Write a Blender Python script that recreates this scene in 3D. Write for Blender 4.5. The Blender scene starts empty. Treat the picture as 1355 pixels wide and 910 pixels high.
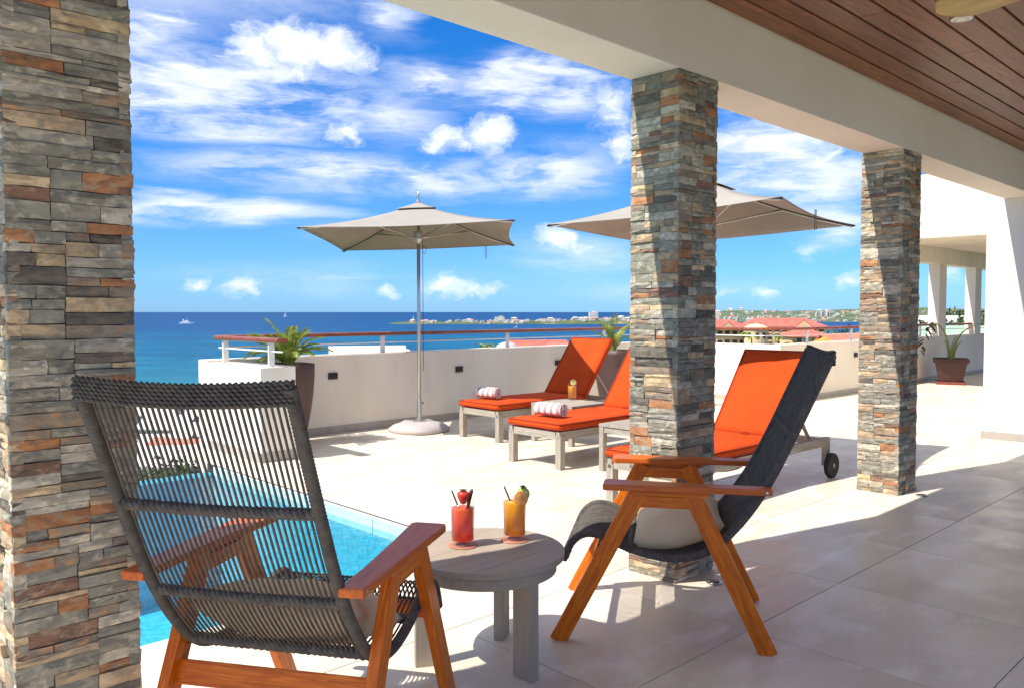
import bpy, bmesh, math, random
from mathutils import Vector, Matrix, noise as mnoise
R = math.radians
random.seed(7)
sc = bpy.context.scene
col = sc.collection

# ------------------------------------------------------------------ camera
# X runs along the roof beam, Y runs out across the pool, Z is up, floor at 0
VIEW = R(46.084)                       # heading of the view, counter-clockwise from X
EYE = Vector((0, 0, 1.4))
FW = Vector((math.cos(VIEW), math.sin(VIEW), 0)); RT = Vector((math.sin(VIEW), -math.cos(VIEW), 0))
cam_d = bpy.data.cameras.new('camera'); cam = bpy.data.objects.new('camera', cam_d); col.objects.link(cam)
cam_d.sensor_width = 36; cam_d.lens = 1080 / 1355 * 36; cam_d.clip_start = .05; cam_d.clip_end = 200000
cam.location = EYE
cam.rotation_euler = (R(90 - 2.227), 0, VIEW - R(90))
sc.camera = cam

# ------------------------------------------------------------------ node helpers
class NT:
    def __init__(s, nt): s.nt = nt; s.n = nt.nodes; s.l = nt.links
    def new(s, t, **k):
        n = s.n.new(t)
        for a, b in k.items(): setattr(n, a, b)
        return n
    def put(s, sock, v):
        if hasattr(v, 'is_output'): s.l.new(v, sock)
        elif v is not None:
            if hasattr(sock.default_value, '__len__') and not hasattr(v, '__len__'): v = (v,) * len(sock.default_value)
            if hasattr(v, '__len__') and len(v) == 3 and len(sock.default_value) == 4: v = (*v, 1)
            sock.default_value = v
    def m(s, op, a, b=None, c=None, clamp=False):
        n = s.new('ShaderNodeMath', operation=op, use_clamp=clamp)
        s.put(n.inputs[0], a)
        if b is not None: s.put(n.inputs[1], b)
        if c is not None: s.put(n.inputs[2], c)
        return n.outputs[0]
    def v(s, op, a, b=None):
        n = s.new('ShaderNodeVectorMath', operation=op)
        s.put(n.inputs[0], a)
        if b is not None: s.put(n.inputs[1], b)
        return n.outputs['Value' if op in ('LENGTH', 'DOT_PRODUCT', 'DISTANCE') else 'Vector']
    def noise(s, vec, scale, detail=4, rough=.55, out='Fac', dist=0):
        n = s.new('ShaderNodeTexNoise'); s.put(n.inputs['Vector'], vec)
        n.inputs['Scale'].default_value = scale; n.inputs['Detail'].default_value = detail
        n.inputs['Roughness'].default_value = rough; n.inputs['Distortion'].default_value = dist
        return n.outputs[out]
    def mix(s, f, a, b):
        n = s.new('ShaderNodeMix', data_type='RGBA'); s.put(n.inputs[0], f); s.put(n.inputs[6], a); s.put(n.inputs[7], b)
        return n.outputs[2]
    def ramp(s, f, lo, hi, a=0, b=1, smooth=True):
        n = s.new('ShaderNodeMapRange', interpolation_type='SMOOTHSTEP' if smooth else 'LINEAR')
        s.put(n.inputs[0], f); n.inputs[1].default_value = lo; n.inputs[2].default_value = hi
        n.inputs[3].default_value = a; n.inputs[4].default_value = b
        return n.outputs[0]

def S(r, g, b):
    f = lambda c: (c / 255 / 12.92 if c <= 10.3 else ((c / 255 + .055) / 1.055) ** 2.4)
    return (f(r), f(g), f(b))

# ------------------------------------------------------------------ sun, sky, exposure
SUN_TO = Vector((-.70, .170, 1.0)).normalized()        # direction towards the sun
SUN_EL = math.asin(SUN_TO.z)
SKY_STRENGTH = .0505
world = bpy.data.worlds.new('World'); sc.world = world; world.use_nodes = True
w = NT(world.node_tree); w.n.clear()
sky = w.new('ShaderNodeTexSky', sky_type='NISHITA', sun_disc=False)
sky.sun_elevation = SUN_EL; sky.sun_rotation = math.atan2(SUN_TO.x, SUN_TO.y)
sky.altitude = 40; sky.air_density = 1.0; sky.dust_density = .15; sky.ozone_density = 2.0
tc = w.new('ShaderNodeTexCoord'); D = w.v('NORMALIZE', tc.outputs['Generated'])
sx = w.new('ShaderNodeSeparateXYZ'); w.put(sx.inputs[0], D)
az = w.m('MULTIPLY', w.m('ARCTAN2', sx.outputs[1], sx.outputs[0]), 180 / math.pi)
el = w.m('MULTIPLY', w.m('ARCSINE', sx.outputs[2]), 180 / math.pi)
AE = w.new('ShaderNodeCombineXYZ'); w.put(AE.inputs[0], az); w.put(AE.inputs[1], el); AE = AE.outputs[0]
hsv = w.new('ShaderNodeHueSaturation'); w.put(hsv.inputs['Color'], sky.outputs[0])
hsv.inputs['Saturation'].default_value = 1.15; hsv.inputs['Value'].default_value = 1.0
grade = w.mix(w.ramp(el, 22, 45), w.mix(w.ramp(el, 6, 20, smooth=False), w.mix(w.ramp(el, 0, 7, smooth=False), (.28, .60, 1.37), (.30, .62, 1.07)), (.12, .64, 1.18)), (.40, .74, 1.06))
skycol = w.v('MULTIPLY', hsv.outputs[0], grade); skycol = w.v('SCALE', skycol); skycol.node.inputs['Scale'].default_value = SKY_STRENGTH
n1 = w.noise(w.v('MULTIPLY', AE, (.42, .6, 1)), 1, 6, .6, 'Color')
AEd = w.v('ADD', AE, w.v('MULTIPLY', w.v('SUBTRACT', n1, (.5, .5, .5)), (3.4, 2.2, 0)))
n2 = w.noise(w.v('MULTIPLY', AE, (.06, .4, 1)), 1, 6, .6, 'Color')
AEs = w.v('ADD', AE, w.v('MULTIPLY', w.v('SUBTRACT', n2, (.5, .5, .5)), (9, 3.2, 0)))
def blobs(vec, L, flat=False):
    acc = None
    for a, e, ra, re, s in L:
        q = w.v('MULTIPLY', w.v('SUBTRACT', vec, (a, e, 0)), (1 / ra, 1 / re, 0))
        b = w.m('MULTIPLY', w.m('SUBTRACT', 1, w.v('LENGTH', q), clamp=True), s)
        acc = b if acc is None else w.m('MAXIMUM', acc, b)
    return acc
# heap clouds and veils: azimuth, elevation, half width, half height (degrees), strength
CUMULUS = [(63.22, 16.85, 3.21, 2.11, 1.49), (60.7, 17.23, 3.84, 2.62, 1.69), (58.08, 17.04, 3.47, 2.05, 1.56), (61.67, 18.15, 1.96, 1.3, 1.3), (60.57, 15.72, 6.04, 1.24, 0.91), (50.99, 11.82, 2.11, 1.77, 1.49), (47.9, 12.15, 2.46, 1.88, 1.56), (49.37, 11.44, 3.52, 1.01, 0.91), (57.37, 12.03, 2.6, 1.2, 1.3), (43.0, 5.1, 2.48, 1.4, 1.3), (41.21, 4.36, 2.93, 1.05, 0.78), (25.33, 9.69, 2.06, 1.9, 1.04), (50.81, 1.84, 2.71, 1.53, 1.3), (48.86, 1.53, 2.96, 0.71, 0.91), (47.28, 1.75, 2.02, 0.77, 1.04), (25.81, 4.01, 1.77, 0.99, 1.04), (38.53, 11.21, 2.32, 1.77, 1.17), (39.06, 13.93, 2.54, 3.0, 1.1), (67.09, 1.88, 1.55, 0.88, 1.1), (64.46, 1.71, 2.35, 0.95, 1.1), (54.88, 1.41, 1.15, 0.64, 1.04), (17.61, 2.69, 1.19, 1.34, 1.04), (29.0, 1.26, 2.17, 0.8, 0.78), (31.45, 1.28, 2.22, 0.68, 0.78), (23.85, 2.01, 1.52, 0.76, 0.91)]
VEILS = [(65.16, 13.75, 13.71, 3.4, 1.43), (59.4, 9.39, 14.48, 1.99, 0.88), (65.72, 6.67, 11.26, 1.36, 1.01), (44.64, 15.58, 7.03, 3.06, 1.32), (69.42, 17.35, 3.57, 4.06, 0.88), (28.15, 10.53, 7.25, 4.74, 1.48), (41.73, 3.84, 6.12, 2.56, 0.48), (43.06, 9.78, 7.97, 3.08, 0.75), (52.22, 15.4, 5.58, 2.32, 0.7), (55.28, 19.57, 3.2, 1.34, 0.7), (24.82, 6.02, 4.12, 2.37, 0.79), (50.68, 9.26, 7.49, 1.78, 0.84), (54.3, 13.41, 6.9, 3.36, 0.62), (56.4, 5.23, 5.96, 0.9, 0.53), (58.96, 2.11, 18.32, 1.53, 0.31), (34.46, 1.71, 13.45, 1.54, 0.31)]
fine = w.noise(w.v('MULTIPLY', AEd, (.42, .62, 1)), 1, 9, .64)
wisp = w.noise(w.v('MULTIPLY', AEs, (.14, .5, 1)), 1, 8, .62)
hd = w.m('ADD', blobs(AEd, CUMULUS), w.m('MULTIPLY', w.m('SUBTRACT', fine, .52), 2.1))
heap = w.m('MULTIPLY', w.ramp(hd, .05, 1.35), w.ramp(blobs(AEd, CUMULUS), .0, .4))
veil = w.m('MULTIPLY', w.ramp(blobs(AEs, VEILS), .0, .75), w.ramp(wisp, .32, .66, .05, 1.12), clamp=True)
gen = w.ramp(w.noise(w.v('MULTIPLY', D, (2.2, 2.2, 6)), 1, 7, .58), .38, .56, 0, .9)
gen = w.m('MULTIPLY', gen, w.ramp(el, 12, 27))  # cloud cover mostly above the view, made heavy for brighter, whiter ambient light
cov = w.m('MAXIMUM', w.m('MULTIPLY', veil, .88), w.m('MULTIPLY', heap, .97))
cov = w.m('MAXIMUM', cov, gen, clamp=True)
cov = w.m('MULTIPLY', cov, w.ramp(el, -.3, 1.2))
shade = w.ramp(w.noise(w.v('MULTIPLY', AEs, (.25, .6, 1)), 1, 6, .6), .3, .7)
CL = .46
cw = w.mix(shade, (.62 * CL, .68 * CL, .80 * CL), (.84 * CL, .85 * CL, .87 * CL))
puff = w.ramp(w.noise(w.v('ADD', w.v('MULTIPLY', AEd, (.6, .8, 1)), (3, 7, 0)), 1, 6, .6), .34, .6)
core = w.m('MULTIPLY', w.ramp(hd, .5, 1.6), w.m('ADD', w.m('MULTIPLY', puff, .8), .2))
cw = w.mix(heap, cw, w.mix(core, (.74 * CL, .79 * CL, .89 * CL), (1.06 * CL, 1.05 * CL, 1.03 * CL)))
bg = w.new('ShaderNodeBackground'); w.put(bg.inputs[0], w.mix(cov, skycol, cw)); bg.inputs[1].default_value = 1
wo = w.new('ShaderNodeOutputWorld'); w.l.new(bg.outputs[0], wo.inputs[0])

sun_d = bpy.data.lights.new('sun', 'SUN'); sun_d.energy = 2.1; sun_d.angle = R(.53); sun_d.color = (1, .96, .905)
sun = bpy.data.objects.new('sun', sun_d); col.objects.link(sun)
sun.rotation_euler = (-SUN_TO).to_track_quat('-Z', 'Y').to_euler()
sc.view_settings.view_transform = 'Standard'; sc.view_settings.look = 'None'
sc.view_settings.exposure = 1.66; sc.view_settings.gamma = 1
sc.render.engine = 'CYCLES'
cy = sc.cycles; cy.use_denoising = True; cy.use_adaptive_sampling = True; cy.adaptive_threshold = .02; cy.max_bounces = 9; cy.diffuse_bounces = 5; cy.glossy_bounces = 4
cy.transmission_bounces = 8; cy.transparent_max_bounces = 16; cy.caustics_reflective = False; cy.caustics_refractive = False

# ------------------------------------------------------------------ materials
MATS = {}
def mat(name, c1, c2=None, scale=4, stretch=(1, 1, 1), rough=.6, bump=0, bscale=40, bstretch=None, spec=.5, lo=.35, hi=.65,
        detail=6, rnd=0., c3=None, dist=0, sub=0, coat=0, rvar=0, world_co=False, metal=0):
    if name in MATS: return MATS[name]
    m = bpy.data.materials.new(name); m.use_nodes = True; t = NT(m.node_tree)
    p = t.n['Principled BSDF']; p.inputs['Roughness'].default_value = rough
    p.inputs['Specular IOR Level'].default_value = spec; p.inputs['Metallic'].default_value = metal
    if coat: p.inputs['Coat Weight'].default_value = coat; p.inputs['Coat Roughness'].default_value = .25
    if world_co: co = t.new('ShaderNodeNewGeometry').outputs['Position']
    else: co = t.new('ShaderNodeTexCoord').outputs['Object']
    oi = t.new('ShaderNodeObjectInfo')
    co = t.v('ADD', co, t.v('SCALE', (13.1, 7.7, 5.3))) if False else co
    off = t.v('SCALE', (37., 23., 11.)); t.put(off.node.inputs['Scale'], oi.outputs['Random'])
    if not world_co: co = t.v('ADD', co, off)
    c = None
    if c2 is not None:
        f = t.ramp(t.noise(t.v('MULTIPLY', co, stretch), scale, detail, .6, dist=dist), lo, hi)
        c = t.mix(f, c1, c2)
        if c3 is not None:
            f3 = t.ramp(t.noise(t.v('ADD', t.v('MULTIPLY', co, stretch), (5, 3, 9)), scale * 1.9, detail, .65), .5, .66)
            c = t.mix(f3, c, c3)
    else: c = t.mix(0., c1, c1)
    if rnd:
        h = t.new('ShaderNodeHueSaturation'); t.put(h.inputs['Color'], c)
        t.put(h.inputs['Value'], t.ramp(oi.outputs['Random'], 0, 1, 1 - rnd, 1 + rnd, False)); c = h.outputs[0]
    t.put(p.inputs['Base Color'], c)
    if rvar:
        t.put(p.inputs['Roughness'], t.ramp(t.noise(co, scale * 2.3, 5), .3, .7, rough - rvar, rough + rvar))
    if bump:
        b = t.new('ShaderNodeBump'); b.inputs['Strength'].default_value = bump; b.inputs['Distance'].default_value = .01
        t.put(b.inputs['Height'], t.noise(t.v('MULTIPLY', co, bstretch or stretch), bscale, 6, .65)); t.put(p.inputs['Normal'], b.outputs[0])
    MATS[name] = m
    return m

BASE = S(146, 138, 122)
def lift(c, k=1.32): return tuple(min(.8, (x * .83 + b_ * .17) * k * t_) for x, b_, t_ in zip(c, BASE, (1.07, 1, .90)))
def stonemat(name, a, b, c, bump=.5): return mat(name, lift(a), lift(b), 13, (1, 1, 1.8), .78, bump, 45, spec=.25, c3=lift(c), rnd=.16, dist=.8, lo=.4, hi=.6)
STONES = [
    (stonemat('slate_grey_green', S(132, 132, 120), S(100, 101, 93), S(164, 160, 146)), 26),
    (stonemat('slate_light', S(178, 172, 158), S(142, 138, 126), S(202, 194, 176)), 20),
    (stonemat('slate_dark', S(78, 76, 72), S(100, 95, 88), S(54, 52, 50)), 9),
    (stonemat('slate_tan', S(178, 156, 126), S(144, 126, 104), S(124, 116, 104)), 14),
    (stonemat('slate_rust', S(170, 112, 66), S(136, 88, 58), S(150, 132, 110)), 8),
    (stonemat('slate_red_brown', S(122, 84, 68), S(92, 70, 60), S(150, 124, 104)), 5),
    (stonemat('slate_cream', S(196, 176, 142), S(164, 142, 112), S(140, 128, 110)), 9),
    (stonemat('slate_blue_grey', S(128, 130, 122), S(106, 107, 101), S(152, 148, 136)), 15),
    (stonemat('slate_brown_grey', S(136, 124, 110), S(110, 102, 92), S(160, 120, 84)), 14)]
M_GROUT = mat('grout_dark', S(122, 113, 100), rough=.95)
M_FLOOR = mat('floor_porcelain', S(227, 216, 195), S(206, 193, 171), 1.1, (1, 2.2, 1), .42, .02, 30, lo=.3, hi=.7, rnd=.035, rvar=.1, c3=S(232, 223, 208))
M_JOINT = mat('floor_joint', S(70, 66, 62), rough=.9)
M_WALL = mat('white_render', S(240, 230, 214), S(228, 216, 198), 1.3, (1, 1, .35), rough=.85, bump=.05, bscale=120, spec=.2)
M_BEAM = mat('beam_render', S(240, 228, 212), S(234, 221, 204), 1.2, rough=.88, bump=.04, bscale=90, spec=.2)
M_SKIRT = mat('skirting_tile', S(178, 168, 156), S(164, 155, 144), 3, rough=.5)
M_TEAK = mat('teak_oiled', S(226, 116, 22), S(192, 88, 14), 5, (1, 14, 14), .38, .08, 8, lo=.3, hi=.7, rnd=.08, c3=S(236, 134, 32), spec=.3)
M_RAILWOOD = mat('rail_wood', S(156, 84, 56), S(120, 58, 38), 4, (1, 10, 10), .4, .05, 8)
M_CEIL = mat('ceiling_wood', S(134, 82, 46), S(102, 62, 37), 2.2, (1, 12, 12), .45, .05, 10, lo=.3, hi=.7, rnd=.22, c3=S(150, 92, 58))
M_GREYWOOD = mat('weathered_wood', S(168, 158, 142), S(146, 137, 123), 5, (1, 14, 14), .62, .15, 9, rnd=.05, c3=S(180, 170, 154))
M_TABLE = mat('table_wood', S(172, 156, 136), S(162, 147, 128), 4, (1, 16, 16), .6, .1, 9, c3=S(166, 152, 133), spec=.3)
M_CORD = mat('black_cord', S(102, 95, 88), S(82, 76, 70), 30, rough=.8, bump=.15, bscale=260, spec=.1)
M_WEAVE = mat('woven_cord', S(96, 89, 81), S(80, 74, 68), 30, rough=.75, bump=.15, bscale=240, spec=.2)
M_PILLOW = mat('beige_linen', S(226, 202, 166), S(216, 191, 155), 3, rough=.9, bump=.3, bscale=350, spec=.1)
M_ORANGE = mat('orange_canvas', S(200, 74, 24), S(192, 68, 20), 3, rough=.85, bump=.15, bscale=300, spec=.15)
M_ORANGEPIPE = mat('orange_piping', S(168, 52, 14), rough=.85)
M_CANOPY = mat('taupe_canvas', S(162, 155, 146), S(155, 148, 139), 2, rough=.9, bump=.1, bscale=200, spec=.1)
M_METAL = mat('brushed_metal', S(200, 198, 192), rough=.32, metal=.9)
M_WHITEMETAL = mat('white_paint', S(232, 230, 224), rough=.4)
M_DARKPLATE = mat('dark_bronze', S(52, 42, 36), S(40, 33, 29), 9, rough=.5)
M_BASEPLASTIC = mat('base_plastic', S(186, 176, 172), S(176, 166, 162), 4, rough=.7)
M_PLANTER = mat('planter_mauve', S(92, 68, 62), S(82, 60, 55), 3, rough=.55)
M_POT = mat('brown_pot', S(72, 38, 31), S(62, 33, 27), 3, rough=.5)
M_SAUCER = mat('terracotta', S(124, 58, 44), rough=.6)
M_SOIL = mat('soil', S(58, 46, 36), S(40, 32, 25), 20, rough=1, bump=.8, bscale=40)
M_FROND = mat('frond_green', S(150, 164, 60), S(112, 138, 46), 3, rough=.5, rnd=.15, c3=S(196, 196, 96))
M_FROND2 = mat('stem_green', S(128, 138, 66), S(96, 110, 50), 3, rough=.5)
M_WILT = mat('wilted_leaf', S(80, 86, 44), S(62, 58, 34), 8, rough=.7)
M_LEAF = mat('shrub_green', S(84, 106, 44), S(60, 84, 36), 2, rough=.6, rnd=.2, c3=S(120, 132, 62))
M_TREE = mat('tree_green', S(70, 96, 46), S(50, 74, 38), .3, rough=.7, rnd=.2)
M_TRUNK = mat('trunk', S(110, 92, 74), S(88, 74, 60), 6, rough=.9)
M_RUBBER = mat('rubber', S(34, 34, 34), rough=.7)
M_WHEEL = mat('wheel_grey', S(150, 144, 132), rough=.55)
M_ROPE = mat('rope_dark', S(60, 60, 58), rough=.8)
M_STRAW = mat('steel_straw', S(70, 72, 74), rough=.3, metal=.5)
M_BERRY = mat('strawberry', S(206, 40, 30), S(222, 66, 44), 60, rough=.35)
M_COASTER = mat('coaster_terracotta', S(190, 132, 104), S(172, 116, 92), 20, rough=.8)
M_GOLD = mat('honey_wood', S(196, 164, 96), S(172, 138, 74), 3, (1, 8, 8), .35)
M_CHROME = mat('chrome_trim', S(190, 188, 184), rough=.2, metal=.9)
M_LAMPGLASS = mat('lamp_glass', S(220, 216, 206), rough=.3)
M_ROOFRED = mat('red_roof', S(208, 106, 90), S(190, 92, 78), .4, rough=.8)
M_ROOFPINK = mat('faded_roof', S(206, 128, 104), S(190, 112, 92), .4, rough=.8)
M_HOTEL = mat('hotel_cream', S(230, 204, 158), S(222, 194, 148), .3, rough=.9)
M_WINDOW = mat('dark_opening', S(72, 62, 54), S(52, 46, 42), .5, rough=.4)
M_FARWHITE = mat('far_white', S(204, 199, 191), S(180, 173, 164), .05, rough=.9, rnd=.12)
M_FARTAN = mat('far_tan', S(206, 184, 158), rough=.9, rnd=.15)
M_GREENROOF = mat('green_roof', S(150, 182, 150), rough=.8)
M_ORANGETENT = mat('orange_tent', S(226, 140, 60), rough=.85)
M_LAND = mat('far_land', S(84, 100, 60), S(62, 82, 52), .006, rough=.95, c3=S(132, 126, 92), world_co=True)
M_ROCK = mat('shore_rock', S(128, 118, 100), S(96, 90, 76), .05, rough=.95, world_co=True)
M_SOILSLOPE = mat('slope_ground', S(98, 104, 62), S(76, 88, 50), .06, rough=.95, c3=S(150, 136, 104), world_co=True)
M_HULL = mat('boat_white', S(238, 238, 236), rough=.4)
M_HULLBLUE = mat('boat_blue', S(30, 50, 110), rough=.4)

def glassmat(name, tint, gloss=.02):
    m = bpy.data.materials.new(name); m.use_nodes = True; t = NT(m.node_tree); t.n.clear()
    fr = t.new('ShaderNodeLayerWeight'); fr.inputs[0].default_value = .5; fr = t.m('ADD', t.m('MULTIPLY', t.m('POWER', fr.outputs['Facing'], 4), .35), .03)
    tr = t.new('ShaderNodeBsdfTransparent'); tr.inputs[0].default_value = (*tint, 1)
    gl = t.new('ShaderNodeBsdfGlossy'); gl.inputs['Roughness'].default_value = gloss
    mx = t.new('ShaderNodeMixShader'); t.l.new(fr, mx.inputs[0]); t.l.new(tr.outputs[0], mx.inputs[1]); t.l.new(gl.outputs[0], mx.inputs[2])
    o = t.new('ShaderNodeOutputMaterial'); t.l.new(mx.outputs[0], o.inputs[0])
    return m
M_GLASS = glassmat('drink_glass', (.985, .99, .99))
def juicemat(name, c1, c2, z0, z1):
    m = bpy.data.materials.new(name); m.use_nodes = True; t = NT(m.node_tree); p = t.n['Principled BSDF']
    co = t.new('ShaderNodeTexCoord').outputs['Object']; s = t.new('ShaderNodeSeparateXYZ'); t.put(s.inputs[0], co)
    t.put(p.inputs['Base Color'], t.mix(t.ramp(s.outputs[2], z0, z1), c1, c2))
    p.inputs['Roughness'].default_value = .25
    tl = t.new('ShaderNodeBsdfTranslucent'); t.put(tl.inputs[0], p.inputs['Base Color'].links[0].from_socket); mx = t.new('ShaderNodeMixShader'); mx.inputs[0].default_value = .12
    t.l.new(p.outputs[0], mx.inputs[1]); t.l.new(tl.outputs[0], mx.inputs[2]); tp = t.new('ShaderNodeBsdfTransparent'); tp.inputs[0].default_value = (1, .62, .16, 1) if 'orange' in name else (1, .30, .16, 1)
    m2 = t.new('ShaderNodeMixShader'); m2.inputs[0].default_value = .12; t.l.new(mx.outputs[0], m2.inputs[1]); t.l.new(tp.outputs[0], m2.inputs[2]); t.l.new(m2.outputs[0], t.n['Material Output'].inputs[0])
    return m
M_JUICERED = juicemat('red_juice', S(255, 52, 26), S(255, 104, 52), .03, .17)
M_JUICEOR = juicemat('orange_juice', S(255, 160, 4), S(255, 176, 14), .03, .17)

# towel stripes run round the roll (along local Y)
def towelmat():
    m = bpy.data.materials.new('striped_towel'); m.use_nodes = True; t = NT(m.node_tree); p = t.n['Principled BSDF']
    co = t.new('ShaderNodeTexCoord').outputs['Object']; s = t.new('ShaderNodeSeparateXYZ'); t.put(s.inputs[0], co)
    y = t.m('ADD', s.outputs[1], t.m('MULTIPLY', t.noise(co, 30, 3), .006))
    f = t.ramp(t.m('SINE', t.m('MULTIPLY', y, 2 * math.pi / .072)), .05, .35)
    t.put(p.inputs['Base Color'], t.mix(f, S(226, 220, 214), S(176, 148, 142))); p.inputs['Roughness'].default_value = .95
    b = t.new('ShaderNodeBump'); b.inputs['Strength'].default_value = .8; b.inputs['Distance'].default_value = .004
    t.put(b.inputs['Height'], t.noise(co, 260, 4)); t.put(p.inputs['Normal'], b.outputs[0])
    return m
M_TOWEL = towelmat()

def watermat(name, tint, rough, bscale, bstr, bdist):
    m = bpy.data.materials.new(name); m.use_nodes = True; t = NT(m.node_tree); t.n.clear()
    co = t.new('ShaderNodeNewGeometry').outputs['Position']
    b = t.new('ShaderNodeBump'); b.inputs['Strength'].default_value = bstr; b.inputs['Distance'].default_value = bdist
    t.put(b.inputs['Height'], t.noise(co, bscale, 4, .55, dist=1.2))
    fr = t.new('ShaderNodeFresnel'); fr.inputs[0].default_value = 1.33; t.l.new(b.outputs[0], fr.inputs['Normal'])
    tr = t.new('ShaderNodeBsdfTransparent'); tr.inputs[0].default_value = (*tint, 1)
    gl = t.new('ShaderNodeBsdfGlossy'); gl.inputs['Roughness'].default_value = rough; t.l.new(b.outputs[0], gl.inputs['Normal'])
    mx = t.new('ShaderNodeMixShader'); t.l.new(fr.outputs[0], mx.inputs[0]); t.l.new(tr.outputs[0], mx.inputs[1]); t.l.new(gl.outputs[0], mx.inputs[2])
    o = t.new('ShaderNodeOutputMaterial'); t.l.new(mx.outputs[0], o.inputs[0])
    return m
M_POOLWATER = watermat('pool_water', (.72, .97, .99), .03, 7, .35, .03)
def poolbedmat():
    m = bpy.data.materials.new('pool_mosaic'); m.use_nodes = True; t = NT(m.node_tree); p = t.n['Principled BSDF']
    co = t.new('ShaderNodeNewGeometry').outputs['Position']
    d = t.v('ADD', co, t.v('SCALE', t.noise(co, 2.2, 3, .5, 'Color'))); d.node.inputs[1].links[0].from_node.inputs['Scale'].default_value = .5
    vo = t.new('ShaderNodeTexVoronoi', feature='DISTANCE_TO_EDGE'); t.put(vo.inputs['Vector'], d); vo.inputs['Scale'].default_value = 3.2
    f = t.ramp(vo.outputs['Distance'], 0, .12, 1, 0)
    base = t.mix(t.ramp(t.noise(co, 24, 2), .35, .65), S(30, 164, 192), S(66, 188, 208))
    t.put(p.inputs['Base Color'], base); p.inputs['Roughness'].default_value = .5
    return m
M_POOLBED = poolbedmat()
M_WATERLINE = mat('waterline_tile', S(206, 222, 222), S(190, 212, 214), 6, rough=.3, rnd=.04)

def seamat():
    m = bpy.data.materials.new('sea_water'); m.use_nodes = True; t = NT(m.node_tree); p = t.n['Principled BSDF']
    co = t.new('ShaderNodeNewGeometry').outputs['Position']
    # depth of water grows with distance offshore: shallow turquoise to deep blue
    dist = t.v('LENGTH', t.v('MULTIPLY', co, (1, 1, 0)))
    lg = t.m('LOGARITHM', dist, 10)
    n = t.noise(t.v('MULTIPLY', co, (.0016, .0016, 0)), 1, 5, .6)
    lg = t.m('ADD', lg, t.m('MULTIPLY', t.m('SUBTRACT', n, .5), .35))
    c = t.mix(t.ramp(lg, 2.65, 3.0), S(44, 132, 140), S(0, 92, 124))
    c = t.mix(t.ramp(lg, 3.0, 3.45), c, S(0, 68, 116))
    c = t.mix(t.ramp(lg, 3.4, 4.2), c, S(2, 64, 112))
    st = t.noise(t.v('MULTIPLY', co, (.006, .006, 0)), 1, 7, .7, dist=.5)
    c = t.mix(t.ramp(st, .4, .62, 0, .45), c, S(0, 46, 92))
    c = t.mix(t.ramp(t.noise(t.v('MULTIPLY', co, (.03, .03, 0)), 1, 4, .7), .55, .75, 0, .22), c, S(120, 170, 190))
    t.put(p.inputs['Base Color'], c); p.inputs['Roughness'].default_value = .45; p.inputs['Specular IOR Level'].default_value = .04
    return m
M_SEA = seamat()

# ------------------------------------------------------------------ geometry helpers
def link(o, parent=None):
    col.objects.link(o)
    if parent is not None: o.parent = parent
    return o
def meshobj(name, verts, faces, m, parent=None, smooth=False, fm=None):
    me = bpy.data.meshes.new(name); me.from_pydata([tuple(v) for v in verts], [], faces)
    for x in (m if isinstance(m, (list, tuple)) else [m]): me.materials.append(x)
    if fm: me.polygons.foreach_set('material_index', fm)
    if smooth: me.polygons.foreach_set('use_smooth', [True] * len(me.polygons))
    me.update()
    return link(bpy.data.objects.new(name, me), parent)
def empty(name, loc, rz=0):
    o = bpy.data.objects.new(name, None); o.location = loc; o.rotation_euler = (0, 0, rz); o.empty_display_size = .1
    return link(o)
def tag(o, label=None, cat=None, group=None, kind=None):
    if label: o['label'] = label
    if cat: o['category'] = cat
    if group: o['group'] = group
    if kind: o['kind'] = kind
    return o
def kids(o): return [c for c in bpy.data.objects if c.parent is o]
def copy_tree(o, parent=None):
    c = o.copy(); col.objects.link(c); c.parent = parent
    for ch in kids(o): copy_tree(ch, c)
    return c

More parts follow.
